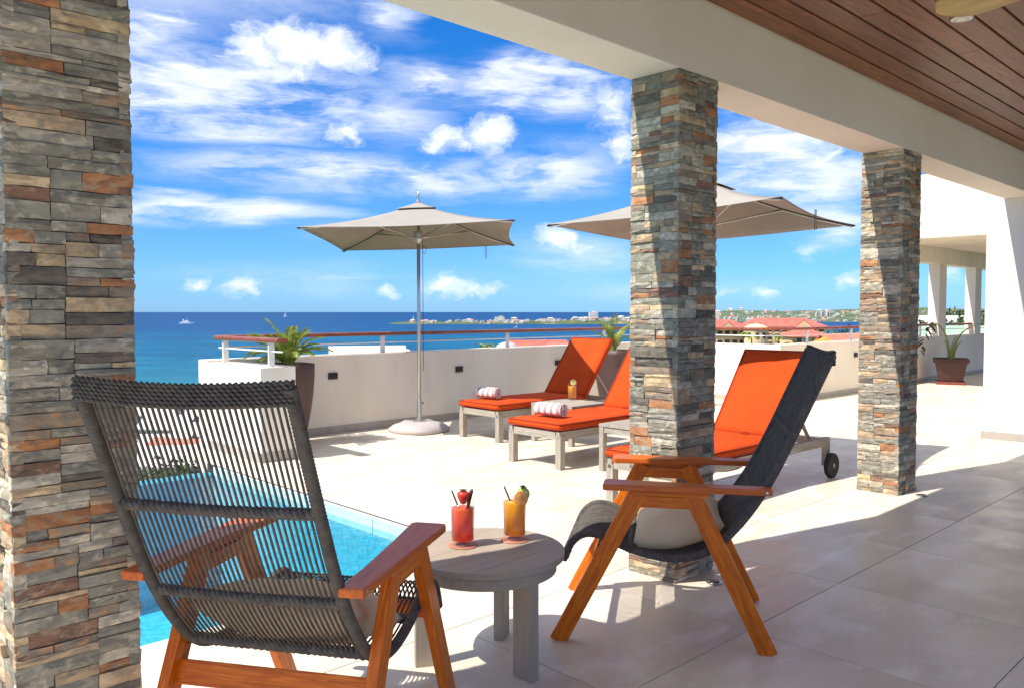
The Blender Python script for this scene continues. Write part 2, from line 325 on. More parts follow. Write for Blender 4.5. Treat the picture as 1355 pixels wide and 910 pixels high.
class MB:
    def __init__(s): s.v = []; s.f = []; s.m = []
    def add(s, vs, fs, mi=0):
        b = len(s.v); s.v += [Vector(x) for x in vs]; s.f += [tuple(i + b for i in f) for f in fs]; s.m += [mi] * len(fs)
        return s
    def box(s, c, d, rz=0, mi=0):
        c = Vector(c); h = Vector(d) / 2; rot = Matrix.Rotation(rz, 3, 'Z')
        vs = [c + rot @ Vector((h.x * a, h.y * b, h.z * e)) for a in (-1, 1) for b in (-1, 1) for e in (-1, 1)]
        return s.add(vs, [(0, 1, 3, 2), (4, 6, 7, 5), (0, 4, 5, 1), (2, 3, 7, 6), (0, 2, 6, 4), (1, 5, 7, 3)], mi)
    def lo_hi(s, lo, hi, mi=0):
        lo = Vector(lo); hi = Vector(hi); return s.box((lo + hi) / 2, hi - lo, 0, mi)
    def tube(s, path, r, n=8, caps=True, mi=0, up=None):
        path = [Vector(p) for p in path]; N = len(path)
        rr = r if hasattr(r, '__len__') else [r] * N
        rings = []; nrm = None
        for i, p in enumerate(path):
            d = (path[min(i + 1, N - 1)] - path[max(i - 1, 0)]).normalized()
            if nrm is None:
                a = Vector(up) if up else (Vector((0, 0, 1)) if abs(d.z) < .9 else Vector((1, 0, 0)))
                nrm = (a - d * a.dot(d)).normalized()
            else: nrm = (nrm - d * nrm.dot(d)).normalized()
            bn = d.cross(nrm)
            rings.append([p + (nrm * math.cos(2 * math.pi * k / n) + bn * math.sin(2 * math.pi * k / n)) * rr[i] for k in range(n)])
        vs = [x for g in rings for x in g]; fs = []
        for i in range(N - 1):
            for k in range(n):
                k2 = (k + 1) % n; fs.append((i * n + k, i * n + k2, (i + 1) * n + k2, (i + 1) * n + k))
        if caps: fs.append(tuple(reversed(range(n)))); fs.append(tuple((N - 1) * n + k for k in range(n)))
        return s.add(vs, fs, mi)
    def lathe(s, prof, n=24, c=(0, 0, 0), mi=0, sx=1, sy=1):
        c = Vector(c); vs = []; fs = []
        for r, z in prof:
            for k in range(n):
                a = 2 * math.pi * k / n; vs.append(c + Vector((r * sx * math.cos(a), r * sy * math.sin(a), z)))
        for i in range(len(prof) - 1):
            for k in range(n):
                k2 = (k + 1) % n; fs.append((i * n + k, i * n + k2, (i + 1) * n + k2, (i + 1) * n + k))
        fs.append(tuple(reversed(range(n)))); fs.append(tuple((len(prof) - 1) * n + k for k in range(n)))
        return s.add(vs, fs, mi)
    def prism(s, poly, axis, a, b, mi=0):
        # poly in the plane across axis ('X': (y,z), 'Y': (x,z), 'Z': (x,y)), extruded from a to b
        n = len(poly)
        def pt(q, t): return {'X': (t, q[0], q[1]), 'Y': (q[0], t, q[1]), 'Z': (q[0], q[1], t)}[axis]
        vs = [pt(q, a) for q in poly] + [pt(q, b) for q in poly]
        fs = [tuple(reversed(range(n))), tuple(range(n, 2 * n))] + [(i, (i + 1) % n, n + (i + 1) % n, n + i) for i in range(n)]
        return s.add(vs, fs, mi)
    def build(s, name, m, parent=None, smooth=False, bevel=0, seg=2, fix=True):
        o = meshobj(name, s.v, s.f, m, parent, smooth, s.m)
        if bevel or fix:
            bm = bmesh.new(); bm.from_mesh(o.data)
            if fix: bmesh.ops.recalc_face_normals(bm, faces=bm.faces)
            if bevel:
                bmesh.ops.bevel(bm, geom=[e for e in bm.edges if len(e.link_faces) == 2 and e.calc_face_angle(0) > .5], offset=bevel, segments=seg, affect='EDGES', profile=.6, clamp_overlap=True)
            bm.to_mesh(o.data); bm.free()
        return o

def board(name, p0, p1, wid, thick, m, parent, side=(0, 0, 1), bevel=.004):
    """a plank from p0 to p1, its wide side along `side`; its own X runs along the grain"""
    p0 = Vector(p0); p1 = Vector(p1); d = p1 - p0; L = d.length; x = d.normalized()
    z = Vector(side); z = (z - x * z.dot(x)).normalized(); y = z.cross(x)
    o = MB().box((0, 0, 0), (L, thick, wid)).build(name, m, parent, bevel=bevel)
    o.matrix_local = Matrix((( x.x, y.x, z.x, 0), (x.y, y.y, z.y, 0), (x.z, y.z, z.z, 0), (0, 0, 0, 1)))
    o.location = (p0 + p1) / 2
    return o

def spline(pts, n):
    P = [Vector(p) for p in pts]; out = []
    Q = [P[0] * 2 - P[1]] + P + [P[-1] * 2 - P[-2]]
    for i in range(1, len(Q) - 2):
        a, b, c, d = Q[i - 1:i + 3]
        for k in range(n):
            t = k / n
            out.append(.5 * (2 * b + (c - a) * t + (2 * a - 5 * b + 4 * c - d) * t * t + (3 * b - a - 3 * c + d) * t ** 3))
    out.append(P[-1]); return out
def resample(path, step):
    out = [path[0]]; acc = 0
    for a, b in zip(path, path[1:]):
        L = (b - a).length
        while acc + L >= step:
            t = (step - acc) / L; a = a.lerp(b, t); out.append(a); L = (b - a).length; acc = 0
        acc += L
    out.append(path[-1]); return out

# ================================================================== SETTING
# ---- terrace floor: joint bed and single tiles, with the pool cut out
POOL = (-9.0, 3.5, 3.2, 7.23)          # x0, y0, x1, y1
fl = MB()
for x0, y0, x1, y1 in ((-9, -3.6, 22, 3.5), (3.2, 3.5, 22, 7.425), (3.6, 7.425, 22, 8.4)):
    fl.lo_hi((x0, y0, -.32), (x1, y1, -.006))
floor = tag(fl.build('floor', M_JOINT), kind='structure')
PX, PY, GAP = .905, .923, .0055
tile_cache = {}
def tile(x0, y0, x1, y1, par, z=0, m=M_FLOOR):
    d = (round(x1 - x0 - GAP, 3), round(y1 - y0 - GAP, 3))
    if min(d) < .03: return
    if d not in tile_cache:
        o = MB().box((0, 0, -.004), (d[0], d[1], .008)).build('tile', m, par, bevel=.0012, seg=1); tile_cache[d] = o.data
    else: o = link(bpy.data.objects.new('tile', tile_cache[d]), par)
    o.location = ((x0 + x1) / 2, (y0 + y1) / 2, z)
ix0 = int(math.floor((-1.2 - 2.305) / PX)); ix1 = int(math.ceil((17.5 - 2.305) / PX))
for i in range(ix0, ix1):
    for j in range(-4, 8):
        x0 = 2.305 + i * PX; x1 = x0 + PX; y0 = 1.835 + j * PY; y1 = min(y0 + PY, 8.23)
        if x0 > 11.4 and y0 > 6.2: continue
        if y1 < -.6 or (x0 > 10.1 and y1 < 2.85): continue
        if x0 < 3.2 and y1 > 3.5:
            if y0 < 3.5: tile(x0, y0, min(x1, 99), 3.5, floor) if x1 <= 3.2 else (tile(x0, y0, x1, 3.5, floor), tile(3.2, 3.5, x1, y1, floor))
            elif x1 > 3.2:
                if y0 < 7.4: tile(3.2, y0, x1, min(y1, 7.42), floor)
                if y1 > 7.42: tile(3.93, max(y0, 7.42), x1, y1, floor) if x1 > 3.99 else None
            continue
        tile(x0, y0, x1, y1, floor)
# far tiles too small to tell apart
MB().lo_hi((17.6, 2.9, -.006), (22, 8.4, -.001)).build('plain_paving', M_FLOOR, floor)['kind'] = 'stuff'

MB().lo_hi((-9, -3.6, -.006), (-1.32, 3.49, -.001)).build('plain_paving', M_FLOOR, floor)['kind'] = 'stuff'  # unseen paving left of the view, added to bounce sunlight under the roof
MB().lo_hi((-1.32, -3.6, -.006), (10.3, -.95, -.001)).build('plain_paving', M_FLOOR, floor)['kind'] = 'stuff'  # likewise an unseen pale slab, behind the camera
# ---- pool
pb = MB(); x0, y0, x1, y1 = POOL; zb = -1.15
pb.add([(x0, y0, zb), (x1, y0, zb), (x1, y1, zb), (x0, y1, zb)], [(0, 1, 2, 3)])
pb.lo_hi((x0, y0 - .15, zb), (x1 - .034, y0 + .034, -.127)); pb.lo_hi((x1 - .034, y0 - .15, zb), (x1 + .15, y1 + .2, -.127))
pb.lo_hi((x0, y1, zb - .6), (x1 + .003, y1 + .2, -.085))
pool = tag(pb.build('swimming_pool', M_POOLBED, fix=False), kind='structure')
k = 0; y = 7.22
while y > 3.52:
    a = max(y - .85, 3.52)
    o = MB().lo_hi((3.165, a + .003, -.125), (3.198, y - .003, -.007)).build('waterline_tile', M_WATERLINE, pool, bevel=.002, seg=1); y -= .85
for i in range(12):
    MB().lo_hi((3.15 - .85 * (i + 1) + .003, 3.502, -.125), (3.15 - .85 * i - .003, 3.535, -.007)).build('waterline_tile', M_WATERLINE, pool, bevel=.002, seg=1)
wv = []; wf = []; nx, ny = 60, 40
for i in range(nx + 1):
    for j in range(ny + 1):
        X = x0 + (3.165 - x0) * i / nx; Y = 3.535 + (7.40 - 3.535) * j / ny
        wv.append((X, Y, -.078 + .004 * mnoise.noise((X * 2.1, Y * 2.1, 0))))
for i in range(nx):
    for j in range(ny): a = i * (ny + 1) + j; wf.append((a, a + ny + 1, a + ny + 2, a + 1))
tag(meshobj('pool_water', wv, wf, M_POOLWATER, None, True), kind='structure')

# ---- ceiling: soffit boards running along the beam, roof slab above
ce = MB(); ce.lo_hi((-1.0, -.95, 3.03), (10.35, 2.72, 3.3))  # unseen left and rear ends stop short to let more light in
ceiling = tag(ce.build('ceiling', M_BEAM), kind='structure')
pw = .148; y = 2.385
for i in range(22):
    x = -1.0 + random.uniform(-1.5, 0); yc = y - pw / 2
    while x < 10.29:
        L = random.uniform(2.6, 4.2); e = min(x + L, 10.29); s0 = max(x, -1.0)
        if e - s0 > .15:
            o = MB().box((0, 0, 0), (e - s0 - .003, pw - .014, .022)).build('plank', M_CEIL, ceiling, bevel=.003, seg=1)
            o.location = ((s0 + e) / 2, yc, 3.012 + random.uniform(-.001, .001))
        x = e
    y -= pw
# dark board bed behind the joints
MB().lo_hi((-1.0, -.95, 3.024), (10.29, 2.39, 3.0301)).build('joint_backing', M_DARKPLATE, ceiling)
beam = tag(MB().lo_hi((-1.02, 2.415, 2.632), (10.3, 2.725, 3.29)).build('roof_beam', M_BEAM, bevel=.006), kind='structure')

# ---- stone clad pillars
SC_ = 1.0
def split_panel(x0, x1, z0, z1, out):
    """courses of ledge stone: bands broken into blocks, each with its own rows"""
    z = z0
    while z < z1 - .005:
        bh = random.uniform(.08, .17)
        if z1 - z - bh < .07: bh = z1 - z
        cuts = [x0, x1]
        if random.random() < .75: cuts = [x0, x0 + (x1 - x0) * random.uniform(.3, .7), x1]
        for a, b in zip(cuts, cuts[1:]):
            nrow = max(2, round(bh / random.uniform(.024, .044)*SC_)); hs = [random.uniform(.6, 1.6) for _ in range(nrow)]; t = bh / sum(hs); zz = z
            for hgt in hs:
                hgt *= t; xs = a; wd = b - a
                if wd > .22 and random.random() < .75: parts = [random.uniform(.3, .7)]
                elif wd > .13 and random.random() < .4: parts = [random.uniform(.35, .65)]
                else: parts = []
                cs = [a] + [a + wd * q for q in parts] + [b]
                for p, q in zip(cs, cs[1:]): out.append((p, q, zz, zz + hgt))
                zz += hgt
        z += bh
def stone_mesh(mb, o, ax, nr, x0, x1, z0, z1, core, proud, mi=0):
    """one ledge stone with a riven front; o origin, ax along the wall, nr outwards"""
    g = .001; x0 += g; x1 -= g; z0 += g; z1 -= g
    nxx = 4; nzz = 3; vs = []
    tilt = random.uniform(-.003, .003); tilt2 = random.uniform(-.004, .004)
    for j in range(nzz):
        for i in range(nxx):
            u = i / (nxx - 1); v = j / (nzz - 1)
            edge = (i in (0, nxx - 1)) + (j in (0, nzz - 1))
            dpt = proud + tilt * (u - .5) + tilt2 * (v - .5) + random.uniform(-.003, .003) - (.003 if edge else 0)
            jx = random.uniform(-.0015, .0015) if edge else random.uniform(-.01, .01)
            jz = random.uniform(-.0012, .0012)
            vs.append(o + ax * (x0 + (x1 - x0) * u + jx) + Vector((0, 0, z0 + (z1 - z0) * v + jz)) + nr * dpt)
    for x, z in ((x0, z0), (x1, z0), (x1, z1), (x0, z1)): vs.append(o + ax * x + Vector((0, 0, z)) - nr * core)
    fs = []
    for j in range(nzz - 1):
        for i in range(nxx - 1): a = j * nxx + i; fs.append((a, a + 1, a + nxx + 1, a + nxx))
    b = nxx * nzz
    fs.append(tuple(range(nxx - 1, -1, -1)) + (b, b + 1))
    fs.append(tuple(nxx * (nzz - 1) + i for i in range(nxx)) + (b + 2, b + 3))
    fs.append((0, nxx, 2 * nxx, b + 3, b)); fs.append((3 * nxx - 1, 2 * nxx - 1, nxx - 1, b + 1, b + 2))
    mb.add(vs, fs, mi)
SM = [m for m, _ in STONES]; SW = [q for _, q in STONES]
def pillar(x0, y0, x1, y1, H, label, seen=('-x', '-y'), seed=0, z0=0):
    random.seed(seed); cx, cy = (x0 + x1) / 2, (y0 + y1) / 2; hx, hy = (x1 - x0) / 2, (y1 - y0) / 2; c = .03
    root = empty('stone_pillar', (cx, cy, 0)); tag(root, label, 'pillar', 'stone clad pillars')
    MB().lo_hi((-hx + c, -hy + c, 0), (hx - c, hy - c, H)).build('core', M_GROUT, root)
    hid = MB()
    sides = {'-x': (Vector((-hx + c, hy, 0)), Vector((0, -1, 0)), Vector((-1, 0, 0)), 2 * hy - .004),
             '-y': (Vector((-hx + .002, -hy + c, 0)), Vector((1, 0, 0)), Vector((0, -1, 0)), 2 * hx - .004),
             '+x': (Vector((hx - c, -hy + .002, 0)), Vector((0, 1, 0)), Vector((1, 0, 0)), 2 * hy - .004),
             '+y': (Vector((hx, hy - c, 0)), Vector((-1, 0, 0)), Vector((0, 1, 0)), 2 * hx - .004)}
    allst = []
    for key, (o, ax, nr, wd) in sides.items():
        L = []; split_panel(0, wd, z0, H - .002, L)
        for a, b, p, q in L: allst.append((key, o, ax, nr, a, b, p, q))
    vis = sorted([x for x in allst if x[0] in seen], key=lambda x: -(x[5] - x[4]) * (x[7] - x[6]))
    big = set(id(x) for x in vis[:295])
    for x in allst:
        key, o, ax, nr, a, b, p, q = x
        pr = c + random.choice([random.uniform(-.007, .001), random.uniform(-.003, .002), random.uniform(0, .005)])
        mi = random.choices(range(len(SM)), SW)[0]
        if id(x) in big:
            mb = MB(); stone_mesh(mb, o, ax, nr, a, b, p, q, .004, pr); mb.build('stone', SM[mi], root)
        else: stone_mesh(hid, o, ax, nr, a, b, p, q, .004, pr, mi)
    if hid.v: hid.build('stone_cladding', SM, root)['kind'] = 'stuff'
    return root
pillar(.523, 2.43, .845, 2.70, 2.632, 'ledge stone pillar right behind the black corded lounge chair seen from the back', seed=3)
pillar(3.495, 2.41, 3.85, 2.72, 2.632, 'ledge stone pillar standing between the round table chair and the sun loungers', seed=11)
pillar(6.415, 2.41, 6.77, 2.73, 2.632, 'ledge stone pillar standing alone beside the lounger wheel, towards the white house wall', seed=29)

# ---- parapet walls (inner face, top 0.9 m)
def wallbox(name, lo, hi, m=M_WALL, **k): return MB().lo_hi(lo, hi).build(name, m, bevel=.008, **k)
def parapet(label, lo, hi, skirts):
    o = wallbox('parapet_wall', lo, hi); tag(o, label, 'wall', 'terrace parapet')
    for a, b in skirts: MB().lo_hi(a, b).build('skirting', M_SKIRT, o, bevel=.002, seg=1)
    return o
parapet('white rendered parapet end block beside the far corner of the pool', (3.56, 7.06, -5), (3.92, 8.214, .885), [((3.548, 7.05, 0), (3.559, 8.2, .09)), ((3.548, 7.048, 0), (3.92, 7.059, .09))])
parapet('long white rendered parapet behind the umbrella base and the orange loungers', (3.565, 8.22, -5), (11.735, 8.46, .905), [((3.93, 8.206, 0), (11.5, 8.2195, .085))])
parapet('short sunlit white parapet jog behind the orange lounger by the stone pillar', (11.5, 6.325, -1), (11.73, 8.214, .9), [((11.488, 6.2, 0), (11.4995, 8.2, .085))])
parapet('white rendered parapet running to the open porch with the brown pot', (11.505, 6.08, -2), (23.0, 6.32, .903), [((11.49, 6.066, 0), (22.5, 6.0795, .085))])

def sweep(name, path, wd, hg, m, parent, bevel=.012):
    """flat bar along a level path"""
    P = [Vector(p) for p in path]; vs = []; fs = []
    prof = []
    for a in range(12):
        t = 2 * math.pi * a / 12; c, s = math.cos(t), math.sin(t)
        prof.append((math.copysign(abs(c) ** .45, c) * wd / 2, math.copysign(abs(s) ** .6, s) * hg / 2))
    for i, p in enumerate(P):
        d0 = (P[i] - P[i - 1]).normalized() if i else (P[1] - P[0]).normalized()
        d1 = (P[i + 1] - P[i]).normalized() if i < len(P) - 1 else d0
        t = (d0 + d1).normalized(); n = Vector((-t.y, t.x, 0)) / max(.5, t.dot(d0))
        vs += [p + n * a + Vector((0, 0, b)) for a, b in prof]
    k = len(prof)
    for i in range(len(P) - 1):
        for j in range(k): fs.append((i * k + j, i * k + (j + 1) % k, (i + 1) * k + (j + 1) % k, (i + 1) * k + j))
    fs.append(tuple(range(k))); fs.append(tuple((len(P) - 1) * k + j for j in range(k)))
    return MB().add(vs, fs).build(name, m, parent, smooth=False)
def corner(a, b, c, r, n=6):
    a, b, c = map(Vector, (a, b, c)); d0 = (a - b).normalized(); d1 = (c - b).normalized(); out = []
    for i in range(n + 1):
        t = i / n; out.append((b + d0 * r) * (1 - t) ** 2 + b * 2 * t * (1 - t) + (b + d1 * r) * t * t)
    return out
rail = empty('railing', (3.7, 8.33, .9)); off = rail.location
tag(rail, 'brown wooden handrail on slim white posts along the terrace parapet', 'railing')
Z = 1.135
path = [(3.70, 6.90, Z)] + corner((3.70, 6.9, Z), (3.70, 8.33, Z), (11.6, 8.33, Z), .12) + corner((3.7, 8.33, Z), (11.62, 8.33, Z), (11.62, 6.2, Z), .5) + corner((11.62, 8.33, Z), (11.62, 6.2, Z), (20, 6.2, Z), .6) + [(22.0, 6.2, Z)]
path = [Vector(p) - off for p in path]
sweep('handrail', path, .115, .046, M_RAILWOOD, rail)
for px_, py_ in ((3.7, 7.12), (3.7, 8.1), (5.81, 8.33), (7.93, 8.33), (10.05, 8.33), (11.62, 7.6), (12.6, 6.2), (14.25, 6.2), (15.9, 6.2), (17.5, 6.2)):
    MB().lo_hi((px_ - .03 - off.x, py_ - .012 - off.y, -.03), (px_ + .03 - off.x, py_ + .012 - off.y, Z - .02 - off.z)).build('post', M_WHITEMETAL, rail, bevel=.003, seg=1)
cpath = [p + Vector((0, 0, -.105)) for p in path]
MB().tube(cpath, .0085, 6).build('cable', M_WHITEMETAL, rail, smooth=True)

# wall lights: small dark louvred boxes on the parapet
def wall_light(x, y, z, label):
    t = empty('wall_light', (x, y, z)); tag(t, label, 'wall light', 'wall lights on the parapet')
    MB().lo_hi((-.058, -.022, -.038), (.058, .002, .038)).build('housing', M_DARKPLATE, t, bevel=.004)
    MB().lo_hi((-.045, -.026, -.006), (.045, -.0215, .022)).build('slot', M_RUBBER, t)
wall_light(5.035, 8.219, .667, 'small dark square wall light on parapet beside the tall mauve planter')
wall_light(6.94, 8.219, .655, 'small dark square wall light on parapet above the lounger foot with towel')
wall_light(8.85, 8.219, .655, 'small dark square wall light on parapet beside the far lounger backrest')
wall_light(14.15, 6.079, .66, 'small dark square wall light on parapet behind the lone stone pillar')

# ---- the house end: wall under the beam, porch beyond
hw = empty('house_wall', (10.06, 0, 0)); tag(hw, 'smooth white rendered house wall with a sharp diagonal sun edge at the beam end', 'wall')
MB().lo_hi((0, -2.4, 0), (5.24, 2.89, 4.2)).build('wall', M_WALL, hw, bevel=.008)
MB().lo_hi((-.014, -2.4, 0), (-.0005, 2.90, .085)).build('skirting', M_SKIRT, hw)
po = empty('porch', (15.3, 4, 0)); tag(po, 'white rendered porch with square openings over the parapet and brown pot', 'porch')
MB().lo_hi((0, -1.04, 2.70), (.3, 2.36, 3.82)).build('lintel', M_WALL, po, bevel=.006)
MB().lo_hi((.302, -1.04, 2.72), (7.7, 2.355, 3.0)).build('porch_roof', M_WALL, po)
MB().lo_hi((.302, 2.06, 2.40), (7.7, 2.34, 2.719)).build('porch_beam', M_WALL, po)
for X in (2.95, 5.25, 7.2): MB().lo_hi((X, 2.10, .905), (X + .42, 2.32, 2.402)).build('porch_pillar', M_WALL, po, bevel=.005)
MB().lo_hi((7.3, -1.03, 0), (7.6, .9, 2.71)).build('back_wall', M_WALL, po)

# floor spot lights at the pillars
def spot(x, y, label):
    t = empty('floor_uplight', (x, y, 0)); tag(t, label, 'floor light', 'round uplights set in the floor')
    MB().lathe([(.035, .0), (.042, .006), (.036, .009), (.03, .007)], 20).build('ring', M_CHROME, t, smooth=True)
    MB().lathe([(.029, .001), (.026, .0085), (.01, .0095)], 16).build('lens', M_DARKPLATE, t, smooth=True)
spot(3.655, 2.285, 'round chrome floor uplight at the pillar beside the lounge chair leg')
spot(6.56, 2.29, 'round chrome floor uplight at the foot of the lone stone pillar')
# ceiling light and fan
t = empty('ceiling_spotlight', (4.9, 1.553, 3.0)); tag(t, 'small round white recessed spotlight in the wooden ceiling', 'ceiling light')
MB().lathe([(.05, .01), (.062, -.006), (.05, -.008)], 24).build('trim_ring', M_CHROME, t, smooth=True)
MB().lathe([(.046, .0), (.044, -.0085), (.02, -.010)], 20).build('lens', M_LAMPGLASS, t, smooth=True)
fan = empty('ceiling_fan', (3.75, .66, 3.0)); tag(fan, 'ceiling fan with honey coloured wooden blades under the plank ceiling', 'ceiling fan')
MB().lathe([(.07, 0), (.07, -.04), (.016, -.05), (.016, -.2), (.1, -.22), (.11, -.3), (.06, -.36), (.01, -.37)], 24).build('motor_housing', M_CHROME, fan, smooth=True)
for i, a in enumerate((R(76), R(196), R(316))):
    mb = MB(); vs = []; N = 14
    for q in range(N + 1):
        u = q / N; rr = .10 + .60 * u; wd = .05 + .065 * math.sin(min(1, u * 1.4) * math.pi / 2)
        if u > .8: wd *= math.sqrt(max(.02, 1 - ((u - .8) / .2) ** 2))
        for s in (-1, 1):
            for zz in (-.006, .006): vs.append((rr, s * wd, -.27 + s * wd * .15 + zz))
    fs = []
    for q in range(N):
        b = q * 4; fs += [(b, b + 4, b + 6, b + 2), (b + 1, b + 3, b + 7, b + 5), (b, b + 1, b + 5, b + 4), (b + 2, b + 6, b + 7, b + 3)]
    fs += [(0, 2, 3, 1), (N * 4, N * 4 + 1, N * 4 + 3, N * 4 + 2)]
    o = mb.add(vs, fs).build('blade', M_GOLD, fan); o.rotation_euler = (0, 0, a)

# ================================================================== FURNITURE
# ---- corded lounge chair: local +Y is forward, u runs from front foot to the back
def U(u, z, x=0): return Vector((x, .43 - u, z))
PROFILE = [(.015, .335), (.05, .41), (.105, .452), (.18, .448), (.28, .405), (.38, .376), (.48, .366), (.58, .383), (.66, .428), (.73, .50), (.80, .592), (.87, .71), (.94, .855), (1.02, 1.035), (1.105, 1.228)]
PROF = resample(spline([U(u, z) for u, z in PROFILE], 10), .008)
def at_u(u0):
    return min(PROF, key=lambda p: abs((.43 - p.y) - u0))
def wrapped_tube(path, r, pitch=.011, n=12, amp=.0020):
    P = resample(path, pitch / 4); rr = [r + amp * (abs(math.sin(math.pi * i / 4)) - .5) for i in range(len(P))]
    return MB().tube(P, rr, n)
def braid(p0, p1, r, sag=0, n=60):
    """two cords twisted round a bar"""
    p0 = Vector(p0); p1 = Vector(p1); mb = MB(); d = p1 - p0
    for ph in (0, math.pi * 2 / 3, math.pi * 4 / 3):
        P = []
        for i in range(n + 1):
            t = i / n; a = ph + t * d.length / .05 * 2 * math.pi
            P.append(p0 + d * t + Vector((0, math.cos(a) * r * .62, math.sin(a) * r * .62 - sag * 4 * t * (1 - t))))
        mb.tube(P, r * .62, 6)
    return mb
def lounge_chair(label):
    t = empty('lounge_chair', (0, 0, 0)); tag(t, label, 'armchair', 'corded lounge chairs')
    for s in (-1, 1):
        x = .318 * s
        board('leg', U(-.002, -.004, x), U(.338, .655, x), .072, .036, M_TEAK, t, side=(0, 1, 0))
        board('leg', U(.868, -.004, x), U(.553, .655, x), .072, .036, M_TEAK, t, side=(0, 1, 0))
        board('side_rail', U(.33, .613, x), U(.565, .613, x), .05, .030, M_TEAK, t)
        board('arm_batten', U(.31, .651, x + .012 * s), U(.62, .651, x + .012 * s), .022, .028, M_TEAK, t)
        # arm: wide at the front, narrow at the back
        mb = MB(); pts = []
        for u, xo, xi in ((.19, .365, .262), (.205, .372, .25), (.42, .368, .268), (.70, .362, .285), (.872, .358, .288)):
            pts.append((u, xo, xi))
        vs = []; fs = []
        for u, xo, xi in pts:
            for z in (.662, .688): vs += [U(u, z, xo * s), U(u, z, xi * s)]
        for i in range(len(pts) - 1):
            b = i * 4; c = b + 4; fs += [(b, b + 1, c + 1, c), (b + 2, c + 2, c + 3, b + 3), (b, c, c + 2, b + 2), (b + 1, b + 3, c + 3, c + 1)]
        e = (len(pts) - 1) * 4; fs += [(0, 2, 3, 1), (e, e + 1, e + 3, e + 2)]
        arm = mb.add([v for v in vs], fs).build('arm', M_TEAKY, t, bevel=.005)
        for u in (.85,):
            MB().lathe([(.006, 0), (.006, .003), (.003, .004)], 10).build('bolt', M_CHROME, arm).matrix_local = Matrix.Translation(U(u, .675, .3585 * s)) @ Matrix.Rotation(R(90) * s, 4, 'Y')
        wrapped_tube([p + Vector((.283 * s, 0, 0)) for p in PROF], .0165).build('side_frame', M_WEAVE, t, smooth=True)
    board('cross_rail', U(.695, .335, -.302), U(.695, .335, .302), .07, .028, M_TEAK, t, side=(0, .45, 1))
    board('cross_rail', U(.165, .378, -.302), U(.165, .378, .302), .055, .028, M_TEAK, t, side=(0, -.4, 1))
    top = PROF[-1]
    tb = MB()
    for row in range(6):
        for ph in (0, math.pi):
            P = []
            for i in range(241):
                q = i / 240; a = ph + q * 118 + row * 1.3
                P.append(Vector((-.292 + .584 * q, top.y + .008 * math.cos(a) - .012 * math.sin(q * math.pi), top.z + .012 - .0095 * row - .012 * math.sin(q * math.pi) + .003 * math.sin(a))))
            tb.tube(P, .0052, 5)
    tb.build('top_rail', M_WEAVE, t, smooth=True)
    for u0 in (.962, .825): 
        p = at_u(u0); braid(p + Vector((-.28, -.004, 0)), p + Vector((.28, -.004, 0)), .0145, .006).build('cross_bar', M_CORD, t, smooth=True)
    for u0 in (.665, .30, .02):
        p = at_u(u0); braid(p + Vector((-.28, 0, -.004)), p + Vector((.28, 0, -.004)), .016, 0).build('cross_bar', M_CORD, t, smooth=True)
    # one cord per strand, all sharing one mesh
    n = 33; path = resample(PROF, .03); cd = None
    for i in range(n):
        x = -.256 + .512 * i / (n - 1)
        if cd is None: o = MB().tube(path, .0037, 6).build('cord', M_CORD, t, smooth=True); cd = o.data
        else: o = link(bpy.data.objects.new('cord', cd), t)
        o.location = (x, 0, 0)
    return t
M_TEAKY = mat('teak_arm', S(216, 104, 22), S(184, 82, 14), 5, (14, 1, 14), .36, .06, 8, lo=.3, hi=.7, c3=S(208, 114, 40), spec=.4)
def pillow(name, sx, sy, sz, label, seed):
    vs = []; fs = []; n = 18
    def f(u): return math.copysign(abs(u) ** .9, u)
    for side in (1, -1):
        for i in range(n + 1):
            for j in range(n + 1):
                u = -1 + 2 * i / n; v = -1 + 2 * j / n
                th = (max(0, 1 - abs(u) ** 2.6) * max(0, 1 - abs(v) ** 2.6)) ** .42
                pin = 1 - .07 * (1 - abs(u)) ** 0 * (1 - v * v) * 0
                X = u * sx * (1 - .06 * (1 - v * v) * 0 - .05 * (1 - abs(v) ** 2) * abs(u)); Y = v * sy * (1 - .05 * (1 - abs(u) ** 2) * abs(v))
                wob = mnoise.noise((u * 2.2 + seed, v * 2.2, side)) * .014 + mnoise.noise((u * 6 + seed, v * 6, side)) * .004
                vs.append((X, Y, side * (sz * th) + wob * th))
    m1 = (n + 1) ** 2
    for i in range(n):
        for j in range(n):
            a = i * (n + 1) + j; fs.append((a, a + n + 1, a + n + 2, a + 1)); b = a + m1; fs.append((b, b + 1, b + n + 2, b + n + 1))
    o = MB().add(vs, fs).build(name, M_PILLOW, None, smooth=True, fix=False)
    bm = bmesh.new(); bm.from_mesh(o.data); bmesh.ops.remove_doubles(bm, verts=bm.verts, dist=.0015); bmesh.ops.recalc_face_normals(bm, faces=bm.faces); bm.to_mesh(o.data); bm.free()
    tag(o, label, 'pillow', 'beige seat pillows')
    return o
def place(o, loc, rz): o.location = loc; o.rotation_euler = (0, 0, rz)
CH_L = ((1.333, 2.30, 0), R(33.37) - R(90)); CH_R = ((3.047, 2.183, 0), math.atan2(.815, -.579) - R(90))
chair = lounge_chair('teak lounge chair with black corded back turned to the stone pillar and pool'); place(chair, *CH_L)
c2 = copy_tree(chair); place(c2, *CH_R); c2['label'] = 'teak lounge chair with black corded seat in side view by the middle stone pillar'
def pillow_on(ch, p, label, seed, uoff=.50, z=.475, pitch=R(16), rz=0):
    loc, rot = ch; M = Matrix.Translation(loc) @ Matrix.Rotation(rot, 4, 'Z')
    p.matrix_world = M @ Matrix.Translation(U(uoff, z, 0)) @ Matrix.Rotation(rz, 4, 'Z') @ Matrix.Rotation(-pitch, 4, 'X')
pl = pillow('pillow', .262, .215, .09, 'beige linen pillow on the chair turned to the pool', 2); pillow_on(CH_L, pl, '', 1, .515, .478, R(22))
